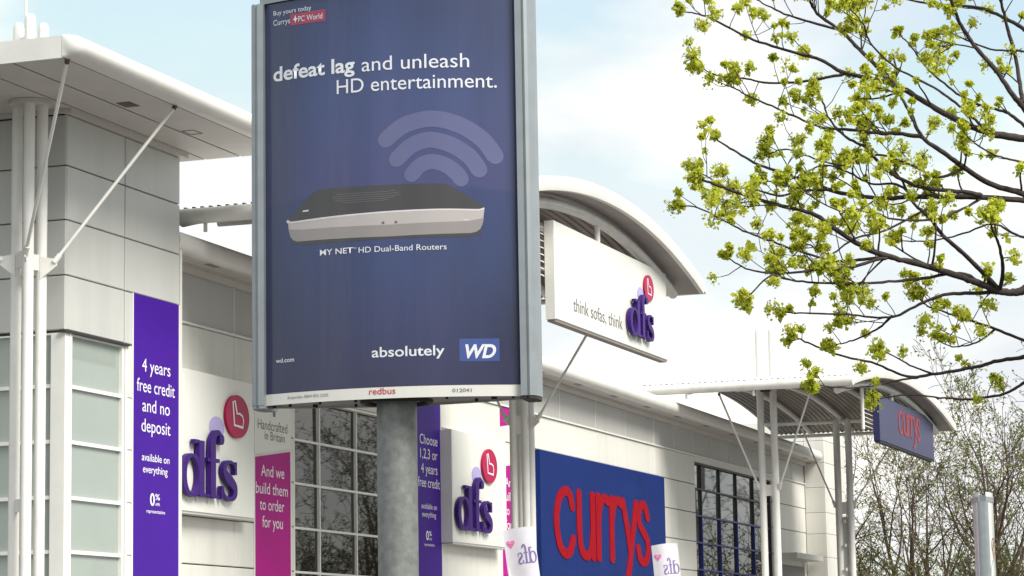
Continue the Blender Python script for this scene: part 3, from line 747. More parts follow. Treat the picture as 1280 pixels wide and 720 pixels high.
banner('purple banner offering one to four years free credit, right of the pylon pole', 53.92, 55.40, 2.4, 7.70, -0.002, 'purple',
       [('Choose',54.12,55.20,6.65,0.22),('1,2,3 or',54.14,55.19,6.33,0.22),('4 years',54.18,55.18,6.00,0.22),('free credit',53.99,55.32,5.69,0.22),
        ('available on',54.18,55.12,5.21,0.12,'whitetext',0.004),('everything',54.22,55.06,5.03,0.12,'whitetext',0.004),('0',54.44,54.60,4.52,0.20,'whitetext',0.02),
        ('%',54.62,54.78,4.62,0.10,'whitetext',0.01),('APR',54.62,54.78,4.52,0.05,'whitetext',0.01),('representative',54.32,54.95,4.39,0.06,'whitetext',0.006)])
b3 = banner('magenta build-to-order banner under a white Handcrafted panel, left of the dark window', 45.52, 47.16, 2.4, 5.74, -0.002, 'magenta',
       [('And we',45.80,46.87,5.40,0.22),('build them',45.56,47.03,5.06,0.22),('to order',45.74,46.86,4.75,0.22),('for you',45.85,46.79,4.42,0.22)], slant=0.21)
hp = MB(); hp.add([(45.52,-0.014,5.80),(47.20,-0.014,6.02),(47.20,-0.014,7.9),(45.52,-0.014,7.9),(45.52,-0.002,5.80),(47.20,-0.002,6.02),(47.20,-0.002,7.9),(45.52,-0.002,7.9)],
                  [(0,1,2,3),(7,6,5,4),(0,4,5,1),(1,5,6,2),(2,6,7,3),(3,7,4,0)])
obj('white_panel', hp, 'signw', b3)
lettering('Handcrafted', 45.66, 47.02, 6.30, 0.19, facing(-0.014), 'greytext', b3, off=0.003)
lettering('in Britain', 45.97, 46.90, 6.11, 0.17, facing(-0.014), 'greytext', b3, off=0.003)
cm = MB(); plate(cm, [(46.36,6.58),(46.46,6.58),(46.47,6.66),(46.58,6.78),(46.50,6.86),(46.41,6.74),(46.32,6.86),(46.24,6.78),(46.35,6.66)], facing(-0.014), 0.003, 0.002)
obj('crest', cm, 'greytext', b3)
b4 = banner('magenta and white banner half hidden behind the clustered tube column', 59.45, 61.30, 2.4, 6.48, -0.002, 'magenta',
       [('And we',59.72,60.95,6.02,0.22),('build them',59.55,61.2,5.68,0.22),('to order',59.68,60.95,5.34,0.22),('for you',59.7,60.9,5.0,0.22)], slant=0.2)
up = MB(); up.add([(59.45,-0.014,7.46),(61.30,-0.014,7.70),(61.30,-0.014,7.94),(59.45,-0.014,7.94),(59.45,-0.002,7.46),(61.30,-0.002,7.70),(61.30,-0.002,7.94),(59.45,-0.002,7.94)],
                  [(0,1,2,3),(7,6,5,4),(0,4,5,1),(1,5,6,2),(2,6,7,3),(3,7,4,0)])
obj('upper_cloth', up, 'magenta', b4)

# ================================================================== poster pylons
PS_, PHW, PB0 = 0.13, 0.61, 0.06
def poster_mat():
    m = bpy.data.materials.new('blue printed poster'); m.use_nodes = True; t = m.node_tree; b = t.nodes['Principled BSDF']; lk = t.links.new
    geo = t.nodes.new('ShaderNodeNewGeometry'); sep = t.nodes.new('ShaderNodeSeparateXYZ'); lk(geo.outputs['Position'], sep.inputs[0])
    def math_(op, a, b_):
        n = t.nodes.new('ShaderNodeMath'); n.operation = op
        for i, q in enumerate((a, b_)):
            if isinstance(q, (int, float)): n.inputs[i].default_value = q
            else: lk(q, n.inputs[i])
        return n.outputs[0]
    # printed horizon: a faint arc across the sheet, lighter blue above, deeper below
    dy = math_('ADD', sep.outputs['Y'], 16.9); arc_ = math_('MULTIPLY', math_('MULTIPLY', dy, dy), -0.12)
    hz = math_('SUBTRACT', sep.outputs['Z'], arc_)
    rp = t.nodes.new('ShaderNodeValToRGB'); mr = t.nodes.new('ShaderNodeMapRange')
    mr.inputs['From Min'].default_value = 2.85; mr.inputs['From Max'].default_value = 4.8; lk(hz, mr.inputs['Value']); lk(mr.outputs['Result'], rp.inputs['Fac'])
    e = rp.color_ramp.elements
    e[0].position = 0.0; e[0].color = (0.032, 0.030, 0.150, 1); e[1].position = 1.0; e[1].color = (0.036, 0.070, 0.240, 1)
    for p, c in ((0.30, (0.022, 0.046, 0.172, 1)), (0.498, (0.024, 0.048, 0.185, 1)), (0.506, (0.050, 0.058, 0.205, 1)), (0.75, (0.042, 0.070, 0.225, 1))):
        k = e.new(p); k.color = c
    nz = t.nodes.new('ShaderNodeTexNoise'); mpn = t.nodes.new('ShaderNodeMapping'); mpn.inputs['Scale'].default_value = (4.2, 4.2, 0.9)
    lk(geo.outputs['Position'], mpn.inputs[0]); lk(mpn.outputs[0], nz.inputs['Vector']); nz.inputs['Scale'].default_value = 1.0; nz.inputs['Detail'].default_value = 3
    mr2 = t.nodes.new('ShaderNodeMapRange'); mr2.inputs['From Min'].default_value = 0.3; mr2.inputs['From Max'].default_value = 0.7
    mr2.inputs['To Min'].default_value = 0.50; mr2.inputs['To Max'].default_value = 0.70; lk(nz.outputs['Fac'], mr2.inputs['Value'])  # soft vertical bands in the colour stand in for reflections and backlight
    # printed glow round the product, the sheet darkening to its rim
    zz = math_('SUBTRACT', sep.outputs['Z'], 3.85); ya = math_('ADD', sep.outputs['Y'], 16.93)
    rad2 = math_('ADD', math_('MULTIPLY', math_('MULTIPLY', zz, zz), 1.0), math_('MULTIPLY', math_('MULTIPLY', ya, ya), 1.9))
    mr3 = t.nodes.new('ShaderNodeMapRange'); mr3.interpolation_type = 'SMOOTHSTEP'
    mr3.inputs['From Min'].default_value = 0.0; mr3.inputs['From Max'].default_value = 1.1; mr3.inputs['To Min'].default_value = 1.18; mr3.inputs['To Max'].default_value = 0.66
    lk(rad2, mr3.inputs['Value'])
    fac = math_('MULTIPLY', mr2.outputs['Result'], mr3.outputs['Result'])
    mm = t.nodes.new('ShaderNodeMix'); mm.data_type = 'RGBA'; mm.blend_type = 'MULTIPLY'; mm.inputs['Factor'].default_value = 1
    lk(rp.outputs['Color'], mm.inputs['A']); lk(fac, mm.inputs['B']); lk(mm.outputs['Result'], b.inputs['Base Color'])
    b.inputs['Roughness'].default_value = 0.35; b.inputs['Coat Weight'].default_value = 0.7; b.inputs['Coat Roughness'].default_value = 0.09; b.inputs['Coat IOR'].default_value = 1.5
    bn = t.nodes.new('ShaderNodeBump'); bn.inputs['Strength'].default_value = 0.5; bn.inputs['Distance'].default_value = 0.02
    lk(nz.outputs['Fac'], bn.inputs['Height']); lk(bn.outputs['Normal'], b.inputs['Coat Normal'])
    return m
M['poster'] = poster_mat()
def printm(name, col, rough=0.4): M[name] = pmat(name, col, rough, coat=1.0, coat_rough=0.09, var=0.04, vscale=9); return name
printm('print white', (0.70, 0.72, 0.78)); printm('print arc', (0.080, 0.090, 0.215)); printm('print dark', (0.022, 0.019, 0.022)); printm('print dark line', (0.085, 0.075, 0.085))
printm('print silver', (0.42, 0.385, 0.375)); printm('print silver low', (0.25, 0.225, 0.22)); printm('print rim', (0.62, 0.58, 0.60)); printm('print crimson', (0.30, 0.012, 0.05)); printm('print logo blue', (0.022, 0.055, 0.25))
printm('print strip', (0.70, 0.69, 0.64)); printm('print red', (0.50, 0.02, 0.05)); printm('print grey', (0.16, 0.15, 0.16))
printm('poster pink', (0.50, 0.10, 0.15)); printm('poster pale', (0.66, 0.68, 0.64)); printm('poster blue', (0.10, 0.16, 0.28)); printm('poster skin', (0.42, 0.24, 0.17)); printm('poster hair', (0.10, 0.07, 0.05))
def bulge(a): return PB0 + PS_*(1-(a/PHW)**2)
def pylon(label, px, py, ang, z0, z1, posters):
    w = Vector((math.sin(ang), -math.cos(ang), 0)); n = Vector((-math.cos(ang), -math.sin(ang), 0)); P0 = Vector((px, py, 0))
    t = thing('poster_pylon', label, 'advertising pylon', (px, py, 0), 'poster pylons in the car park')
    def face(s):
        return lambda a, z, off: P0 + w*a*s + n*s*(bulge(a)+off) + Vector((0,0,z))
    zb, zt = z0, z1
    # body between the two bowed faces
    def lens(z0_, z1_, grow, cap=True, N=20, hw=0.60):
        pts = []
        for s in (1, -1):
            for i in range(N):
                a = -hw+2*hw*i/N
                q = P0 + w*a*s + n*s*(bulge(a)+grow); pts.append((q.x,q.y))
        k = len(pts); mb = MB()
        mb.add([(x,y,z0_) for x,y in pts]+[(x,y,z1_) for x,y in pts], [(i,(i+1)%k,k+(i+1)%k,k+i) for i in range(k)]+[tuple(range(k-1,-1,-1)), tuple(range(k,2*k))])
        return mb
    body = obj('body', lens(zb+0.01, zt, -0.012), 'underp', t)
    cap = obj('cap', lens(zt+0.004, zt+0.10, 0.012, hw=0.625), 'alu', t)
    obj('cap_crown', lens(zt+0.102, zt+0.125, -0.01, hw=0.62), 'alu', cap)
    for s in (-1, 1):       # side extrusions: three rounded steps
        prof = []
        for (a, th) in ((0.600,0.098),(0.628,0.098),(0.632,0.088),(0.640,0.088),(0.642,0.098),(0.656,0.090),(0.668,0.062),(0.674,0.030)): prof.append((a*s, th))
        ring = prof + [(a, -th) for a, th in reversed(prof)]
        k = len(ring); vs = []
        for z in (zb, zt+0.002):
            for a, b_ in ring:
                q = P0 + w*a + n*b_; vs.append((q.x,q.y,z))
        e = obj('side_frame', MB().add(vs, [(i,(i+1)%k,k+(i+1)%k,k+i) for i in range(k)]+[tuple(range(k)), tuple(range(2*k-1,k-1,-1))]), 'alu', t)
        vs = []
        for z in (zb-0.014, zb-0.001):
            for a, b_ in ring:
                q = P0 + w*(a*0.995) + n*b_*0.98; vs.append((q.x,q.y,z))
        obj('end_cap', MB().add(vs, [(i,(i+1)%k,k+(i+1)%k,k+i) for i in range(k)]+[tuple(range(k)), tuple(range(2*k-1,k-1,-1))]), 'dark' if s > 0 else 'alu', e)
    for a, b_, r in ((-0.50,0.02,0.011),(-0.40,-0.05,0.018),(-0.34,0.08,0.010),(-0.22,-0.10,0.010),(-0.16,0.12,0.012),(0.26,0.10,0.010),(0.36,-0.06,0.012),(0.46,0.02,0.020),(0.55,0.03,0.010),(-0.58,0.0,0.010)):
        q = P0 + w*a + n*b_
        obj('bolt', MB().tube([(q.x,q.y,zb+0.012),(q.x,q.y,zb-0.004)], r*0.7, 8), 'dark', body)
    q = P0
    pole = obj('pole', MB().tube([(q.x,q.y,0.0),(q.x,q.y,zb+0.03)], 0.092, 28), 'galv', t, smooth=True)
    ringp = [(q.x+0.155*math.cos(R_(10*i))*1.0, q.y+0.155*math.sin(R_(10*i)), zb+0.004) for i in range(37)]
    obj('collar', MB().tube(ringp, 0.013, 8, cap=False), 'dark', pole, smooth=True)
    obj('base_plate', MB().box(q.x-0.2, q.x+0.2, q.y-0.2, q.y+0.2, 0.003, 0.03), 'galv', pole)
    for s, fn in zip((1, -1), posters): fn(t, face(s))
    return t
def sheet(par, F, a0, a1, z0, z1, m, off=0.0, N=24, name='poster', th=0.002):
    mb = MB(); vs = []
    for i in range(N+1):
        a = a0+(a1-a0)*i/N; vs += [F(a,z0,off), F(a,z1,off)]
    mb.add(vs, [(2*i,2*i+2,2*i+3,2*i+1) for i in range(N)])
    return obj(name, mb, m, par)
def strip_shape(par, F, top, bot, m, off, name, N=40):
    """printed shape between two outlines given as (a, z) polylines over the same range of a"""
    def at(pl, a):
        for (x0,y0),(x1,y1) in zip(pl[:-1], pl[1:]):
            if x0 <= a <= x1: return y0+(y1-y0)*(a-x0)/(x1-x0)
        return pl[0][1] if a < pl[0][0] else pl[-1][1]
    a0, a1 = top[0][0], top[-1][0]; xs = sorted(set([a0+(a1-a0)*i/N for i in range(N+1)]+[p[0] for p in top+bot if a0 <= p[0] <= a1]))
    vs = []
    for a in xs: vs += [F(a, at(bot,a), off), F(a, at(top,a), off)]
    return obj(name, MB().add(vs, [(2*i,2*i+2,2*i+3,2*i+1) for i in range(len(xs)-1)]), m, par)
def main_poster(t, F):
    p = sheet(t, F, -0.622, 0.606, 2.914, 4.745, 'poster')
    s = sheet(t, F, -0.622, 0.606, 2.862, 2.913, 'print strip', 0.001, name='name_strip')
    def tx(body, a, b, z, cap, m='print white', bold=0.0, shear=0.0, off=0.0022, par=p): return lettering(body, a, b, z, cap, F, m, par, bold=bold, shear=shear, off=off)
    # product picture: a flat dark box with a silver front
    top = [(-0.478,3.716),(-0.455,3.735),(-0.345,3.828),(-0.310,3.838),(0.262,3.834),(0.292,3.826),(0.425,3.745),(0.450,3.722)]
    mid = [(-0.478,3.714),(-0.462,3.702),(-0.25,3.708),(0.02,3.714),(0.25,3.716),(0.41,3.712),(0.437,3.714),(0.450,3.720)]
    low = [(-0.478,3.700),(-0.474,3.660),(-0.466,3.632),(-0.452,3.616),(-0.430,3.607),(0.02,3.598),(0.39,3.603),(0.415,3.609),(0.432,3.622),(0.442,3.645),(0.450,3.705)]
    sh = [(-0.46,3.612),(0.0,3.600),(0.44,3.612)]; shl = [(-0.46,3.600),(-0.40,3.588),(0.38,3.586),(0.44,3.600)]
    strip_shape(p, F, sh, shl, 'print dark', 0.0006, 'printed_shadow')
    strip_shape(p, F, top, mid, 'print dark', 0.0010, 'printed_top')
    strip_shape(p, F, mid, low, 'print silver', 0.0010, 'printed_front')
    lo2 = [(-0.476,3.668),(-0.40,3.660),(0.02,3.652),(0.38,3.658),(0.448,3.672)]; lo3 = [q for q in low if -0.4761 < q[0] < 0.4485]; lo3 = [(-0.476,3.668)]+lo3+[(0.448,3.672)]
    strip_shape(p, F, lo2, lo3, 'print silver low', 0.0012, 'printed_shade')
    rim = MB(); ribbon(rim, [(q[0], q[1]-0.003) for q in mid], 0.008, F, 0.0014, 0.0002, n=4)
    obj('printed_rim', rim, 'print rim', p)
    ln = MB()
    for z, a, b in ((3.765,-0.20,0.02),(3.775,-0.24,0.05),(3.785,-0.25,0.08),(3.795,-0.25,0.07),(3.805,-0.23,0.05)):
        ribbon(ln, [(a+(b-a)*i/6, z+(0.004 if i in (0,6) else 0)) for i in range(7)], 0.003, F, 0.0014, 0.0002, n=1)
    obj('printed_slots', ln, 'print dark line', p)
    for a in (-0.005, 0.055): obj('printed_button', plate(MB(), ellipse(a, 3.662, 0.007, 0.006, 12), F, 0.0014, 0.0002), 'print dark line', p)
    mk = MB(); ribbon(mk, [(0.36,3.663),(0.38,3.665)], 0.005, F, 0.0014, 0.0002, n=2); ribbon(mk, [(-0.40,3.745),(-0.37,3.746)], 0.007, F, 0.0014, 0.0002, n=2)
    obj('printed_mark', mk, 'print rim', p)
    # three signal arcs
    for pts, wd in (([(0.012,4.045),(0.10,4.108),(0.224,4.133),(0.345,4.102),(0.445,4.035),(0.500,3.958)],0.076),
                    ([(0.062,3.952),(0.128,4.010),(0.214,4.036),(0.312,4.008),(0.388,3.955),(0.430,3.895)],0.074),
                    ([(0.130,3.878),(0.168,3.918),(0.222,3.935),(0.280,3.918),(0.328,3.882),(0.350,3.852)],0.070)):
        m = MB(); ribbon(m, pts, wd, F, 0.0006, 0.0002, n=7, round_ends=True); obj('printed_arc', m, 'print arc', p)
    # writing
    sheet(p, F, -0.462, -0.277, 4.627, 4.682, 'print crimson', 0.0010, 8, 'red_box')
    tx('Buy yours today', -0.552, -0.350, 4.688, 0.022); tx('Currys', -0.553, -0.462, 4.640, 0.026); tx('PC World', -0.418, -0.293, 4.640, 0.026)
    sp = MB(); plate(sp, [(-0.447,4.655),(-0.438,4.660),(-0.434,4.675),(-0.430,4.660),(-0.421,4.655),(-0.430,4.650),(-0.434,4.636),(-0.438,4.650)], F, 0.0016, 0.0003); obj('spark', sp, 'print white', p)
    words('defeat lag', -0.554, -0.134, 4.374, 0.066, F, 'print white', p, off=0.0022, bold=0.022); words('and unleash', -0.100, 0.394, 4.370, 0.066, F, 'print white', p, off=0.0022); words('HD entertainment.', -0.223, 0.513, 4.275, 0.066, F, 'print white', p, off=0.0022)
    tx('MY NET', -0.313, -0.150, 3.532, 0.026, bold=0.008); tx('TM', -0.148, -0.134, 3.549, 0.008); tx('HD Dual-Band Routers', -0.122, 0.283, 3.530, 0.026)
    tx('absolutely', -0.064, 0.268, 3.050, 0.045, bold=0.012); tx('wd.com', -0.546, -0.449, 3.055, 0.020, bold=0.01)
    bx = sheet(p, F, 0.333, 0.506, 3.020, 3.122, 'print logo blue', 0.0010, 8, 'logo_box')
    tx('WD', 0.359, 0.492, 3.036, 0.058, bold=0.035, shear=0.25, off=0.0026, par=bx)
    tx('redbus', -0.078, 0.045, 2.882, 0.029, 'print red', 0.006, off=0.0026, par=s); tx('012041', 0.300, 0.384, 2.882, 0.016, 'print grey', 0.01, off=0.0026, par=s)
    tx('Enquiries: 0844 855 2250', -0.483, -0.277, 2.885, 0.013, 'print grey', 0.0, off=0.0026, par=s)
def plain_poster(t, F):
    p = sheet(t, F, -0.61, 0.606, 2.914, 4.745, 'poster pale'); sheet(t, F, -0.61, 0.606, 2.862, 2.913, 'print strip', 0.001, name='name_strip')
def pink_poster(t, F):
    p = sheet(t, F, -0.61, 0.606, 2.914, 4.745, 'poster pale', name='poster')
    sheet(p, F, -0.61, 0.10, 2.95, 4.40, 'poster pink', 0.002, 12, 'printed_band')
    sheet(t, F, -0.61, 0.606, 2.862, 2.913, 'print strip', 0.001, name='name_strip')
def person_poster(t, F):
    p = sheet(t, F, -0.61, 0.606, 2.914, 4.745, 'poster pale', name='poster')
    obj('printed_hair', plate(MB(), ellipse(-0.27, 3.76, 0.16, 0.15, 20), F, 0.002, 0.001), 'poster hair', p)
    obj('printed_face', plate(MB(), ellipse(-0.25, 3.68, 0.13, 0.18, 20), F, 0.004, 0.001), 'poster skin', p)
    obj('printed_jacket', plate(MB(), [(-0.55,2.95),(0.05,2.95),(0.0,3.35),(-0.12,3.50),(-0.36,3.50),(-0.5,3.35)], F, 0.003, 0.0008), 'poster blue', p)
    sheet(t, F, -0.61, 0.606, 2.862, 2.913, 'print strip', 0.001, name='name_strip')
pylon('big blue router poster in a bowed aluminium pylon on a galvanised pole, in front', 11.060, -16.850, R_(7.4), 2.862, 4.745, (main_poster, plain_poster))
pylon('smaller grey pylon seen edge-on before the bare trees at the right', 49.25, -13.22, R_(90+9.0), 2.862, 4.56, (person_poster, pink_poster))

# ================================================================== white flags seen from behind (writing reversed)
def flag(label, x, y, ztop, wd, tilt, seed):
    rt = Vector((0.3323, -0.9432, 0)); fw = Vector((0.9432, 0.3323, 0))
    t = thing('flag', label, 'flag', (x+rt.x*0.12, y+rt.y*0.12, 0), 'white shop flags in front of the wall')
    ct, st = math.cos(tilt), math.sin(tilt)
    def F(u, v, w):
        a = u*ct - v*st; b = u*st + v*ct
        ww = 0.035*math.sin(5*u/wd+seed)+0.03*math.sin(2.2*v+seed*2) + w
        return Vector((x,y,ztop)) + rt*a + Vector((0,0,b)) - fw*ww
    NU, NV = 12, 30; H = 2.6; vs = []
    for i in range(NU+1):
        for j in range(NV+1): vs.append(F(-wd/2+wd*i/NU, -H*j/NV+ (0.02*math.sin(3*i/NU)), 0))
    mb = MB(); k = NV+1
    mb.add(vs, [(i*k+j,(i+1)*k+j,(i+1)*k+j+1,i*k+j+1) for i in range(NU) for j in range(NV)])
    c = obj('cloth', mb, 'flag', t, smooth=True)
    s = wd*0.58/2.25
    mir = lambda u, v, w: F(wd*0.46 - u*s, -wd*1.12 + v*s*1.9, w)
    sofa_letters(c, 0, 0, 1, 0, 0.002, f=mir, lm='lilac', pegs=False, gap=0.004)
    hh = [(0.0,-0.9),(0.55,-0.30),(0.9,0.12),(0.86,0.55),(0.5,0.75),(0.15,0.6),(0,0.38),(-0.15,0.6),(-0.5,0.75),(-0.86,0.55),(-0.9,0.12),(-0.55,-0.30)]
    hr = wd*0.145
    obj('heart', plate(MB(), [(-wd*0.30+p[0]*hr, -wd*0.46+p[1]*hr*1.1) for p in hh], F, 0.004, 0.002), 'pink', c)
    hm = MB()
    for q in (-0.35, 0.0, 0.35): ribbon(hm, [(-wd*0.30+q*hr-hr*0.1,-wd*0.43),(-wd*0.30+q*hr+hr*0.1,-wd*0.43)], hr*0.30, F, 0.007, 0.001, n=2)
    obj('heart_mark', hm, 'flag', c)
    pb = F(-wd*0.46,-H,-0.05); pt = F(-wd*0.46,-0.03,-0.05)
    obj('pole', MB().tube([(pb.x,pb.y,0.0),(pb.x,pb.y,pb.z),(pt.x,pt.y,pt.z)], 0.02, 10), 'white', t, smooth=True)
    return t
flag('white flag with pink heart and reversed letters, left of the big blue sign', 46.36, -5.02, 4.24, 0.585, R_(6.5), 0.7)
flag('white flag with pink heart and reversed letters, at the right corner of the blue sign', 55.02, -5.34, 4.27, 0.575, R_(4.5), 2.1)

# ================================================================== trees
class Tree:
    def __init__(s, seed): s.r = random.Random(seed); s.wood = MB(); s.leaf = MB()
    def rv(s): 
        while True:
            v = Vector((s.r.uniform(-1,1), s.r.uniform(-1,1), s.r.uniform(-1,1)))
            if 0.01 < v.length < 1: return v.normalized()
    def leafq(s, p, size, nrm=None):
        n = nrm or s.rv(); u = n.orthogonal().normalized(); u.rotate(Quaternion(n, s.r.uniform(0,6.28))); v = n.cross(u)
        l = size; w = size*0.42
        s.leaf.add([p, p+u*l*0.5+v*w, p+u*l, p+u*l*0.5-v*w], [(0,1,2,3)])
    def grow(s, p, d, ln, r, lev, maxlev, spec):
        seg = (6,5,4,3,3)[lev]; sides = (9,6,4,3,3)[lev]; pts = [p.copy()]; rad = [r]; tip = spec['tip'][lev]
        q = p.copy(); dd = d.copy()
        for i in range(seg):
            dd = (dd + s.rv()*spec['wob'][lev] + Vector((0,0,spec['up'][lev]))).normalized()
            q = q + dd*ln/seg; pts.append(q.copy()); rad.append(max(0.0115, r*(1-(1-tip)*(i+1)/seg)))
        s.wood.tube(pts, rad, sides, cap=False)
        if lev >= spec['leaf_from']:
            for _ in range(spec['leaves']):
                if s.r.random() < spec['leaf_p']:
                    k = s.r.randint(1, seg); s.leafq(pts[k]+s.rv()*spec['lsize']*0.6, spec['lsize']*s.r.uniform(0.6,1.3))
        if lev < maxlev:
            n = spec['n'][lev]
            for i in range(n):
                t = spec['start'][lev] + (1-spec['start'][lev])*(i+s.r.random())/n
                k = min(int(t*seg), seg-1); f = t*seg-k; b = pts[k].lerp(pts[k+1], f); rr = rad[k]*(1-f)+rad[k+1]*f
                ax = (pts[k+1]-pts[k]).normalized(); side = ax.orthogonal().normalized(); side.rotate(Quaternion(ax, s.r.uniform(0,6.283)))
                ang = R_(s.r.uniform(*spec['ang'][lev])); nd = (ax*math.cos(ang)+side*math.sin(ang)).normalized()
                s.grow(b, nd, ln*s.r.uniform(*spec['len'][lev])*(1.15-0.45*t), rr*spec['rr'][lev], lev+1, maxlev, spec)
SPEC = dict(wob=(0.10,0.20,0.28,0.32,0.35), up=(0.10,0.10,0.07,0.05,0.03), tip=(0.08,0.15,0.25,0.3,0.4), n=(7,4,4,2), start=(0.22,0.22,0.15,0.1), ang=((22,48),(25,55),(25,60),(25,65)),
            len=((0.42,0.66),(0.42,0.66),(0.40,0.65),(0.45,0.75)), rr=(0.66,0.66,0.6,0.55), leaf_from=3, leaves=6, leaf_p=0.42, lsize=0.12)
def tree_meshes(seed, stems, h, r, spec):
    T = Tree(seed)
    for i in range(stems):
        a = T.r.uniform(0,6.28); lean = 0.04 if stems == 1 else T.r.uniform(0.10,0.28)
        d = Vector((math.cos(a)*lean, math.sin(a)*lean, 1)).normalized()
        T.grow(Vector((math.cos(a)*0.15*(stems>1), math.sin(a)*0.15*(stems>1), -0.05)), d, h*T.r.uniform(0.82,1.0), r*T.r.uniform(0.75,1.0), 0, 4, spec)
    wm = T.wood.mesh('branches'); lm = T.leaf.mesh('foliage')
    wm.materials.append(M['bark_bg']); lm.materials.append(M['leaf_bg'])
    for p in wm.polygons: p.use_smooth = True
    return wm, lm
kinds = [tree_meshes(11, 1, 12.0, 0.30, SPEC), tree_meshes(23, 3, 11.0, 0.20, SPEC), tree_meshes(37, 2, 12.5, 0.24, SPEC),
         tree_meshes(41, 1, 11.0, 0.26, dict(SPEC, leaves=6, leaf_p=0.36, lsize=0.10))]
bgtrees = [
 (100.5, 1.2, 0, 0.78, 0.3, 'dark-trunked sparse tree just right of the far canopy column'),
 (123.5, 1.4, 2, 0.85, 2.1, 'thin leafless tree far behind the dark-trunked one'),
 (108.5, -0.6, 1, 0.92, 4.0, 'three-stemmed bare tree below the hanging navy board'),
 (115.5, -2.4, 2, 0.98, 1.2, 'twin-stemmed bare tree right of the hanging navy board'),
 (106.8, -4.8, 0, 0.86, 5.1, 'bare single-trunked tree directly behind the edge-on pylon'),
 (119.5, -4.2, 1, 0.9, 0.9, 'many-stemmed bare tree at the right edge of the picture'),
 (105.5, -8.6, 3, 1.0, 2.6, 'leafy tree at the car park edge mirrored in the far window'),
 (112.0, -14.0, 0, 1.05, 1.9, 'first bare tree of the car park row, mirrored in the far window'),
 (118.0, -19.0, 1, 1.10, 3.7, 'second bare tree of the car park row'),
 (114.0, -24.0, 2, 1.0, 0.5, 'third bare tree of the car park row, mirrored in the near window'),
 (121.0, -28.5, 3, 1.15, 2.9, 'fourth leafy tree of the car park row, mirrored in the near window'),
 (110.0, -33.0, 0, 1.0, 4.8, 'fifth bare tree of the car park row'),
 (106.0, -21.0, 1, 0.9, 1.1, 'many-stemmed tree at the front of the car park row'),
 (108.0, -29.0, 3, 0.95, 0.2, 'leafy tree at the front of the car park row, mirrored in the near window'),
 (101.0, -12.0, 2, 0.85, 3.0, 'twin-stemmed tree nearest the shops in the car park row'),
 (126.0, -22.0, 0, 1.2, 5.5, 'tall bare tree at the back of the car park row'),
]
for x, y, k, sc, rz, lb in bgtrees:
    t = thing('bare_tree', lb, 'tree', (x, y, 0), 'trees beyond the car park'); t.scale = (sc,)*3; t.rotation_euler = (0,0,rz)
    for nm, me in zip(('trunk', 'crown'), kinds[k]):
        o = bpy.data.objects.new(nm, me); C.objects.link(o); o.parent = t
# shrubs under the trees
def shrub_mesh(seed):
    T = Tree(seed)
    for i in range(9):
        a = T.r.uniform(0,6.28); l = T.r.uniform(0.1,0.5); d = Vector((math.cos(a)*l, math.sin(a)*l, 1)).normalized()
        T.grow(Vector((math.cos(a)*0.3, math.sin(a)*0.3, -0.05)), d, T.r.uniform(3.6,6.0), 0.06, 1, 4,
               dict(SPEC, n=(7,5,4,3), leaves=6, leaf_p=0.5, lsize=0.10, leaf_from=3))
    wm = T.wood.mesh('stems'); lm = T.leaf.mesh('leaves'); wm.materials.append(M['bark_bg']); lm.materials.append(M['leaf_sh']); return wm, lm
shk = [shrub_mesh(5), shrub_mesh(8), shrub_mesh(9)]
shr = [(99.0,2.6,0,1.05,0,'leafy shrub filling the gap right of the far column'),(101.5,-0.2,1,0.9,1,'leafy shrub below the hanging navy board'),
       (102.5,-3.4,0,0.95,3,'broad shrub behind the edge-on pylon'),(99.5,-4.6,1,1.05,4,'dense shrub right of the edge-on pylon'),(101.0,-6.2,2,1.0,5,'tall shrub at the right edge of the picture'),
       
       (108,1.8,2,1.15,0.6,'shrub deeper in the wood behind the column'),(104,-11.5,1,1.2,3.1,'first shrub of the car park row mirrored in the windows'),(108,-18,0,1.2,0.4,'second shrub of the car park row'),(106,-24,2,1.2,0.9,'third shrub of the car park row'),(110,-30,1,1.3,5.2,'last shrub of the car park row'),(103,-27,0,1.2,2.2,'shrub at the front of the car park row, mirrored in the near window'),(104,-31,2,1.2,4.2,'shrub by the leafy tree in the car park row'),(100,-15,1,1.1,1.4,'shrub nearest the shops in the car park row')]
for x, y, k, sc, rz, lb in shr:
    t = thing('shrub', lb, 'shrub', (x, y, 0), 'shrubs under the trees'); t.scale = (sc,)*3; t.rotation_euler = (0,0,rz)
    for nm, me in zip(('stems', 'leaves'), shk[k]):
        o = bpy.data.objects.new(nm, me); C.objects.link(o); o.parent = t

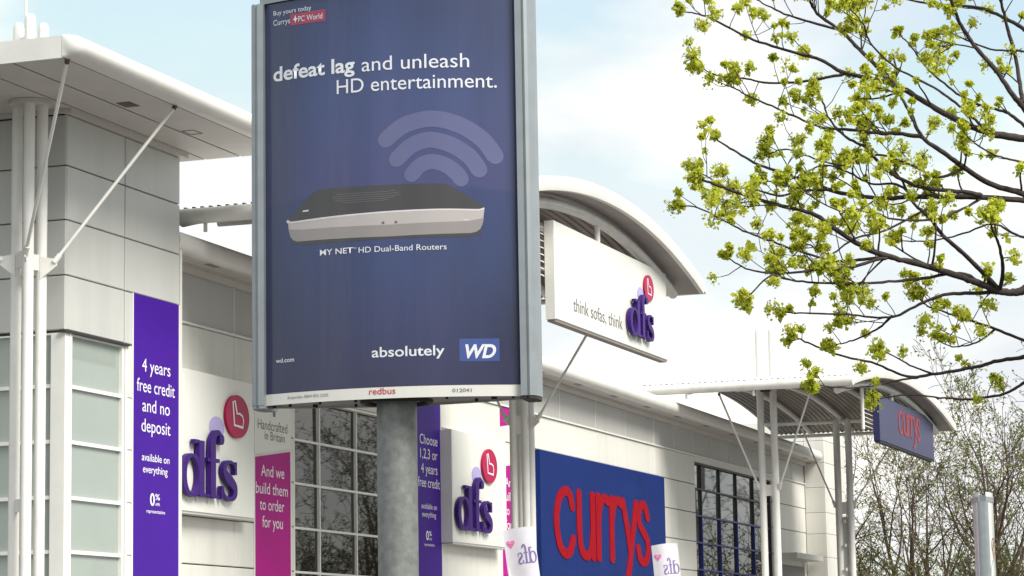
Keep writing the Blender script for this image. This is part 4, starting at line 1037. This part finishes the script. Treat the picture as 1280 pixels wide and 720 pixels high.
# ------------------------------------------------------------------ maple in flower beside the camera
MAPLE_BRANCHES = [
 (0.0134, 0.0037, [(-0.74,0.46,2.77), (-0.76,0.5,2.75), (-0.81,0.54,2.75), (-0.92,0.58,2.76), (-1.03,0.62,2.77), (-1.2,0.71,2.79), (-1.3,0.77,2.8), (-1.37,0.83,2.82), (-1.4,0.9,2.87), (-1.39,0.98,2.93), (-1.37,1.07,2.96), (-1.34,1.17,3), (-1.33,1.24,3.03), (-1.33,1.31,3.06)]),
 (0.0061, 0.002, [(-1.3,0.77,2.8), (-1.34,0.8,2.79), (-1.41,0.87,2.76), (-1.47,0.94,2.75), (-1.53,1.05,2.74), (-1.57,1.12,2.75), (-1.59,1.17,2.78)]),
 (0.0055, 0.002, [(-1.3,0.77,2.8), (-1.31,0.8,2.8), (-1.34,0.89,2.79), (-1.34,0.95,2.8), (-1.32,1.05,2.84), (-1.25,1.16,2.89), (-1.15,1.27,2.95), (-1,1.42,3.04), (-0.94,1.49,3.06)]),
 (0.0085, 0.0029, [(-0.81,0.54,2.75), (-0.91,0.56,2.78), (-1.02,0.61,2.84), (-1.07,0.66,2.89), (-1.08,0.7,2.95), (-1.08,0.74,2.99), (-1.06,0.77,3.05), (-1.04,0.8,3.1)]),
 (0.0073, 0.0027, [(-0.81,0.54,2.75), (-0.93,0.51,2.8), (-1.04,0.5,2.85), (-1.15,0.5,2.88), (-1.27,0.49,2.9)]),
 (0.0067, 0.0021, [(-0.81,0.54,2.75), (-0.87,0.59,2.74), (-0.96,0.67,2.73), (-1,0.75,2.7), (-1.04,0.83,2.66), (-1.15,0.92,2.66), (-1.23,1.01,2.66), (-1.29,1.08,2.66)]),
 (0.0041, 0.0018, [(-1.04,0.83,2.66), (-1.01,0.88,2.63), (-1.02,0.95,2.6), (-1.04,0.99,2.59)]),
 (0.0055, 0.0021, [(-0.92,0.58,2.76), (-1.03,0.62,2.78), (-1.17,0.73,2.75), (-1.29,0.82,2.73), (-1.42,0.94,2.72), (-1.5,1.01,2.72), (-1.56,1.06,2.73), (-1.59,1.11,2.68)]),
 (0.0122, 0.0039, [(-0.84,0.42,3.19), (-0.86,0.44,3.2), (-0.93,0.53,3.21), (-0.95,0.61,3.25), (-0.93,0.69,3.3), (-0.86,0.79,3.38), (-0.8,0.85,3.42), (-0.71,0.91,3.5), (-0.63,0.98,3.58), (-0.57,1.05,3.66), (-0.55,1.12,3.72), (-0.55,1.15,3.77), (-0.58,1.17,3.82)]),
 (0.0079, 0.0022, [(-0.8,0.85,3.42), (-0.78,0.93,3.45), (-0.76,1.01,3.48), (-0.73,1.08,3.53), (-0.72,1.18,3.57), (-0.75,1.29,3.61), (-0.82,1.35,3.64), (-0.92,1.4,3.66), (-1.03,1.43,3.65)]),
 (0.0051, 0.0018, [(-0.57,1.05,3.66), (-0.57,1.13,3.69), (-0.59,1.21,3.72), (-0.66,1.28,3.75), (-0.74,1.31,3.77)]),
 (0.0049, 0.0018, [(-0.77,1,3.47), (-0.76,1.13,3.46), (-0.74,1.25,3.47), (-0.71,1.34,3.5), (-0.7,1.43,3.52), (-0.7,1.48,3.55)]),
 (0.011, 0.0037, [(-0.8,0.44,3.03), (-0.83,0.46,3.04), (-0.93,0.54,3.06), (-1,0.6,3.1), (-1.05,0.65,3.14), (-1.06,0.71,3.19), (-1.03,0.75,3.27), (-0.97,0.79,3.35), (-0.92,0.82,3.4)]),
 (0.0067, 0.002, [(-1.06,0.71,3.19), (-1.06,0.8,3.21), (-1.06,0.83,3.21), (-1.03,0.95,3.24), (-0.99,1.03,3.26), (-0.91,1.13,3.32), (-0.83,1.25,3.39), (-0.77,1.33,3.44), (-0.73,1.38,3.48)]),
 (0.0073, 0.0024, [(-0.95,0.56,3.02), (-0.99,0.61,3.03), (-1.06,0.72,3.04), (-1.06,0.82,3.1), (-1.01,0.89,3.18), (-0.95,0.96,3.23), (-0.86,1.03,3.31), (-0.74,1.08,3.4), (-0.66,1.11,3.45)]),
 (0.0104, 0.0029, [(-0.8,0.44,3.02), (-0.82,0.46,3.02), (-0.92,0.56,3.02), (-0.98,0.65,3.02), (-1.02,0.75,3.02), (-1.04,0.84,3.02), (-1.02,0.94,3.04), (-0.98,1.02,3.07), (-0.92,1.07,3.1), (-0.83,1.19,3.16), (-0.75,1.29,3.21), (-0.66,1.39,3.28), (-0.59,1.46,3.33)]),
 (0.0046, 0.0018, [(-0.98,1.02,3.07), (-0.98,1.11,3.07), (-0.99,1.17,3.06), (-0.98,1.25,3.09), (-0.98,1.33,3.1), (-0.98,1.38,3.13), (-1,1.41,3.15)]),
 (0.0073, 0.0024, [(-0.43,0.51,2.6), (-0.43,0.54,2.59), (-0.45,0.61,2.58), (-0.48,0.69,2.56), (-0.54,0.79,2.54), (-0.61,0.87,2.53), (-0.72,0.94,2.56), (-0.86,1.03,2.58), (-0.96,1.1,2.61), (-0.98,1.12,2.62)]),
 (0.0037, 0.0017, [(-0.55,0.8,2.54), (-0.6,0.85,2.56), (-0.66,0.9,2.59), (-0.65,0.94,2.61)]),
 (0.0061, 0.0021, [(-0.37,0.52,2.53), (-0.39,0.55,2.51), (-0.42,0.6,2.48), (-0.49,0.7,2.46), (-0.58,0.76,2.46), (-0.72,0.85,2.46), (-0.84,0.92,2.44)]),
 (0.0039, 0.0017, [(-0.57,0.84,2.53), (-0.67,0.9,2.51), (-0.83,0.95,2.48), (-1.04,0.99,2.46), (-1.25,1.02,2.45)]),
 (0.0056, 0.0021, [(-0.47,0.5,2.63), (-0.48,0.53,2.64), (-0.54,0.6,2.67), (-0.63,0.69,2.7), (-0.65,0.74,2.72), (-0.65,0.79,2.74), (-0.63,0.82,2.77)]),
 (0.0037, 0.0017, [(-0.54,0.6,2.67), (-0.55,0.66,2.63), (-0.64,0.71,2.61), (-0.77,0.73,2.61)]),
 (0.011, 0.0041, [(-0.84,0.42,3.27), (-0.86,0.44,3.3), (-0.87,0.47,3.34), (-0.86,0.51,3.41), (-0.86,0.57,3.49), (-0.88,0.61,3.56), (-0.93,0.63,3.63), (-0.99,0.64,3.68)]),
 (0.0073, 0.0029, [(-0.76,0.42,3.54), (-0.75,0.45,3.57), (-0.73,0.49,3.6), (-0.71,0.57,3.65), (-0.64,0.69,3.69), (-0.55,0.79,3.73), (-0.47,0.89,3.78)]),
 (0.0079, 0.0037, [(-0.85,0.44,3.31), (-0.82,0.45,3.36), (-0.76,0.47,3.48), (-0.76,0.49,3.57), (-0.78,0.5,3.63), (-0.82,0.51,3.69)]),
 (0.0044, 0.002, [(-0.75,0.42,3.48), (-0.77,0.45,3.49), (-0.79,0.54,3.5), (-0.8,0.64,3.55), (-0.8,0.69,3.56)]),
 (0.0061, 0.0021, [(-0.84,0.42,3.22), (-0.87,0.46,3.26), (-0.86,0.5,3.29), (-0.86,0.58,3.32), (-0.81,0.67,3.39), (-0.69,0.76,3.49), (-0.6,0.82,3.58), (-0.54,0.86,3.63)]),
 (0.0049, 0.002, [(-0.93,0.53,3.21), (-0.96,0.56,3.24), (-0.99,0.61,3.29), (-1,0.68,3.35), (-0.96,0.8,3.43), (-0.94,0.88,3.52), (-0.98,0.89,3.57), (-1.07,0.92,3.61)]),
 (0.0049, 0.002, [(-1,0.6,3.1), (-1.04,0.67,3.07), (-1.06,0.75,3.11), (-1.05,0.85,3.15), (-1.03,0.95,3.13), (-0.97,1.06,3.17), (-0.9,1.16,3.22), (-0.86,1.22,3.22)]),
 (0.0044, 0.0018, [(-0.98,0.65,3.02), (-1.07,0.73,2.96), (-1.17,0.81,2.9), (-1.24,0.89,2.87), (-1.3,0.95,2.82), (-1.32,1.01,2.85), (-1.37,1.06,2.79)]),
 (0.0044, 0.0018, [(-0.92,0.56,3.02), (-1.01,0.62,2.97), (-1.12,0.67,2.93), (-1.24,0.77,2.92), (-1.32,0.83,2.94), (-1.4,0.9,2.93), (-1.42,0.98,2.98)]),
 (0.0044, 0.0018, [(-1.02,0.75,3.02), (-1.03,0.8,3.06), (-1.02,0.88,3.07), (-0.99,0.96,3.12), (-0.95,1.04,3.15), (-0.93,1.14,3.12), (-0.88,1.24,3.13)]),
 (0.0041, 0.0018, [(-0.81,0.44,2.9), (-0.83,0.49,2.92), (-0.84,0.55,2.95), (-0.87,0.65,2.92), (-0.86,0.73,2.91), (-0.83,0.82,2.92)]),
 (0.0041, 0.0018, [(-0.82,0.43,3.13), (-0.9,0.47,3.13), (-1.01,0.51,3.13), (-1.12,0.55,3.15), (-1.22,0.56,3.16)]),
]
STARTS = [(-0.74,0.46,2.77), (-0.84,0.42,3.19), (-0.8,0.44,3.03), (-0.8,0.44,3.02), (-0.43,0.51,2.6), (-0.37,0.52,2.53), (-0.47,0.5,2.63), (-0.84,0.42,3.27), (-0.76,0.42,3.54), (-0.75,0.42,3.48), (-0.84,0.42,3.22), (-0.81,0.44,2.9), (-0.82,0.43,3.13)]

def maple():
    B = Vector((8.67, -20.64, 0)); T = Tree(77); rr = T.r
    t = thing('maple_tree', 'maple with yellow-green spring blossom reaching in from the right', 'tree', B)
    trunk = MB()
    tp = catmull([(0.06,-0.02,-0.05),(0.0,0,0.9),(-0.03,0.02,1.8),(0.02,0.0,2.8),(0.0,-0.05,3.8),(0.06,-0.02,5.0),(0.03,0.04,6.2)], 5)
    trunk.tube(tp, [0.15-0.125*i/(len(tp)-1)+0.05*max(0,1-i/3) for i in range(len(tp))], 16)
    tips = []; lines = []
    def trunk_at(z):
        return min(tp, key=lambda p: abs(p.z-z))
    for r0, r1, pts in MAPLE_BRANCHES:
        P = [Vector(p) for p in pts]
        if any((P[0]-Vector(s)).length < 1e-6 for s in STARTS):
            a = trunk_at(P[0].z-0.55); m1_ = a.lerp(P[0], 0.5)+Vector((0,0,-0.10))
            T.wood.tube(catmull([a, m1_, P[0]], 6), [0.05-(0.05-r0*1.02)*i/12 for i in range(13)], 10, cap=False)
        Q = catmull(P, 6); n = len(Q)
        for q in Q[1:-1:3]: q += T.rv()*0.0025
        rad = [(r0+(r1-r0)*(i/(n-1))**0.8)*rr.uniform(0.93,1.09) for i in range(n)]
        T.wood.tube(Q, rad, 8, cap=False); lines.append((Q, rad))
    def cluster(p, d, size, n):
        # umbel of tiny flowers and unfolding leaves round a shoot tip
        for _ in range(n):
            v = (T.rv() + d*0.55 + Vector((0,0,0.15))).normalized(); rad_ = size*rr.uniform(0.35,1.0)
            q = p + v*rad_
            ls = 0.006+0.012*rr.random()**1.6
            T.leafq(q - v*ls*0.5, ls, (v+T.rv()*0.9).normalized())
            if rr.random() < 0.10: T.wood.tube([p, p.lerp(q,0.6)+T.rv()*0.004, q], [0.0011,0.0009,0.0007], 3, cap=False)
        if rr.random() < 0.5:     # a few young leaves hanging below the flowers
            for _ in range(rr.randint(2,4)):
                v = (T.rv() + Vector((0,0,-0.5))).normalized(); T.leafq(p+v*size*0.3, rr.uniform(0.016,0.028), (T.rv()+Vector((0,0,0.3))).normalized())
    def shoot(p, d, ln, r, lev):
        n = 4; q = p.copy(); pts = [q.copy()]; dd = d.copy()
        for i in range(n):
            dd = (dd + T.rv()*0.22 + Vector((0,0,0.10))).normalized(); q = q+dd*ln/n; pts.append(q.copy())
        T.wood.tube(pts, [r, r*0.9, r*0.8, r*0.72, r*0.65], 5, cap=False)
        if lev == 0 and ln > 0.11:
            for _ in range(rr.randint(1,2)):
                k = rr.randint(1,3); s_ = (dd.cross(T.rv())).normalized()
                shoot(pts[k], (dd*0.55+s_*0.8).normalized(), ln*rr.uniform(0.35,0.6), r*0.75, 1)
        big = rr.random()
        cluster(pts[-1], dd, (0.010+0.029*rr.random()**1.2)*(1.25 if big > 0.8 else 1.0), int(rr.uniform(50,130)))
        if rr.random() < 0.3: cluster(pts[2], dd, 0.014, 22)
    for Q, rad in lines:
        L_ = sum((Q[i+1]-Q[i]).length for i in range(len(Q)-1)); n = len(Q)
        # terminal cluster group
        d = (Q[-1]-Q[-3]).normalized()
        for _ in range(3): shoot(Q[-1], (d+T.rv()*0.8).normalized(), rr.uniform(0.015,0.04), rad[-1]*0.8, 1)
        low_ = sum(q.z for q in Q)/n < 2.60
        cnt = int(L_*(5 if low_ else 13))
        for _ in range(cnt):
            u = 0.10+0.90*rr.random()**0.75; k = min(int(u*(n-1)), n-2)
            if rad[k] > 0.0105 and rr.random() < 0.65: continue
            ax = (Q[k+1]-Q[k]).normalized(); s_ = ax.cross(T.rv()).normalized()
            if s_.z < -0.2 and rr.random() < 0.6: s_.z = -s_.z
            shoot(Q[k], (ax*rr.uniform(0.3,0.9)+s_).normalized(), rr.uniform(0.04,0.17)*(0.45 if low_ else 1), max(0.0016, rad[k]*0.42), 0)
    # rest of the crown, outside the picture
    for i in range(16):
        z = 2.6+0.22*i; a = rr.uniform(-1.9, 1.3); d = Vector((math.cos(a)*0.8+0.2, -abs(math.sin(a))*0.8-0.1, 0.45)).normalized()
        p = trunk_at(z); pts = [p.copy()]; q = p.copy(); dd = d
        for k in range(7):
            dd = (dd+T.rv()*0.18).normalized(); q = q+dd*0.26; pts.append(q.copy())
        T.wood.tube(pts, [0.035-0.0045*k for k in range(8)], 7, cap=False)
        for k in range(2,8):
            for _ in range(3): shoot(pts[k], (dd+T.rv()).normalized(), rr.uniform(0.15,0.35), 0.005, 0)
    obj('trunk', trunk, 'bark', t, smooth='all').location = (0,0,0)
    w = T.wood.mesh('branches')
    ob = obj('branches', w, 'bark', t, smooth='all'); ob.location = (0,0,0)
    lf = obj('blossom', T.leaf.mesh('blossom'), 'blossom', t); lf.location = (0,0,0)
maple()
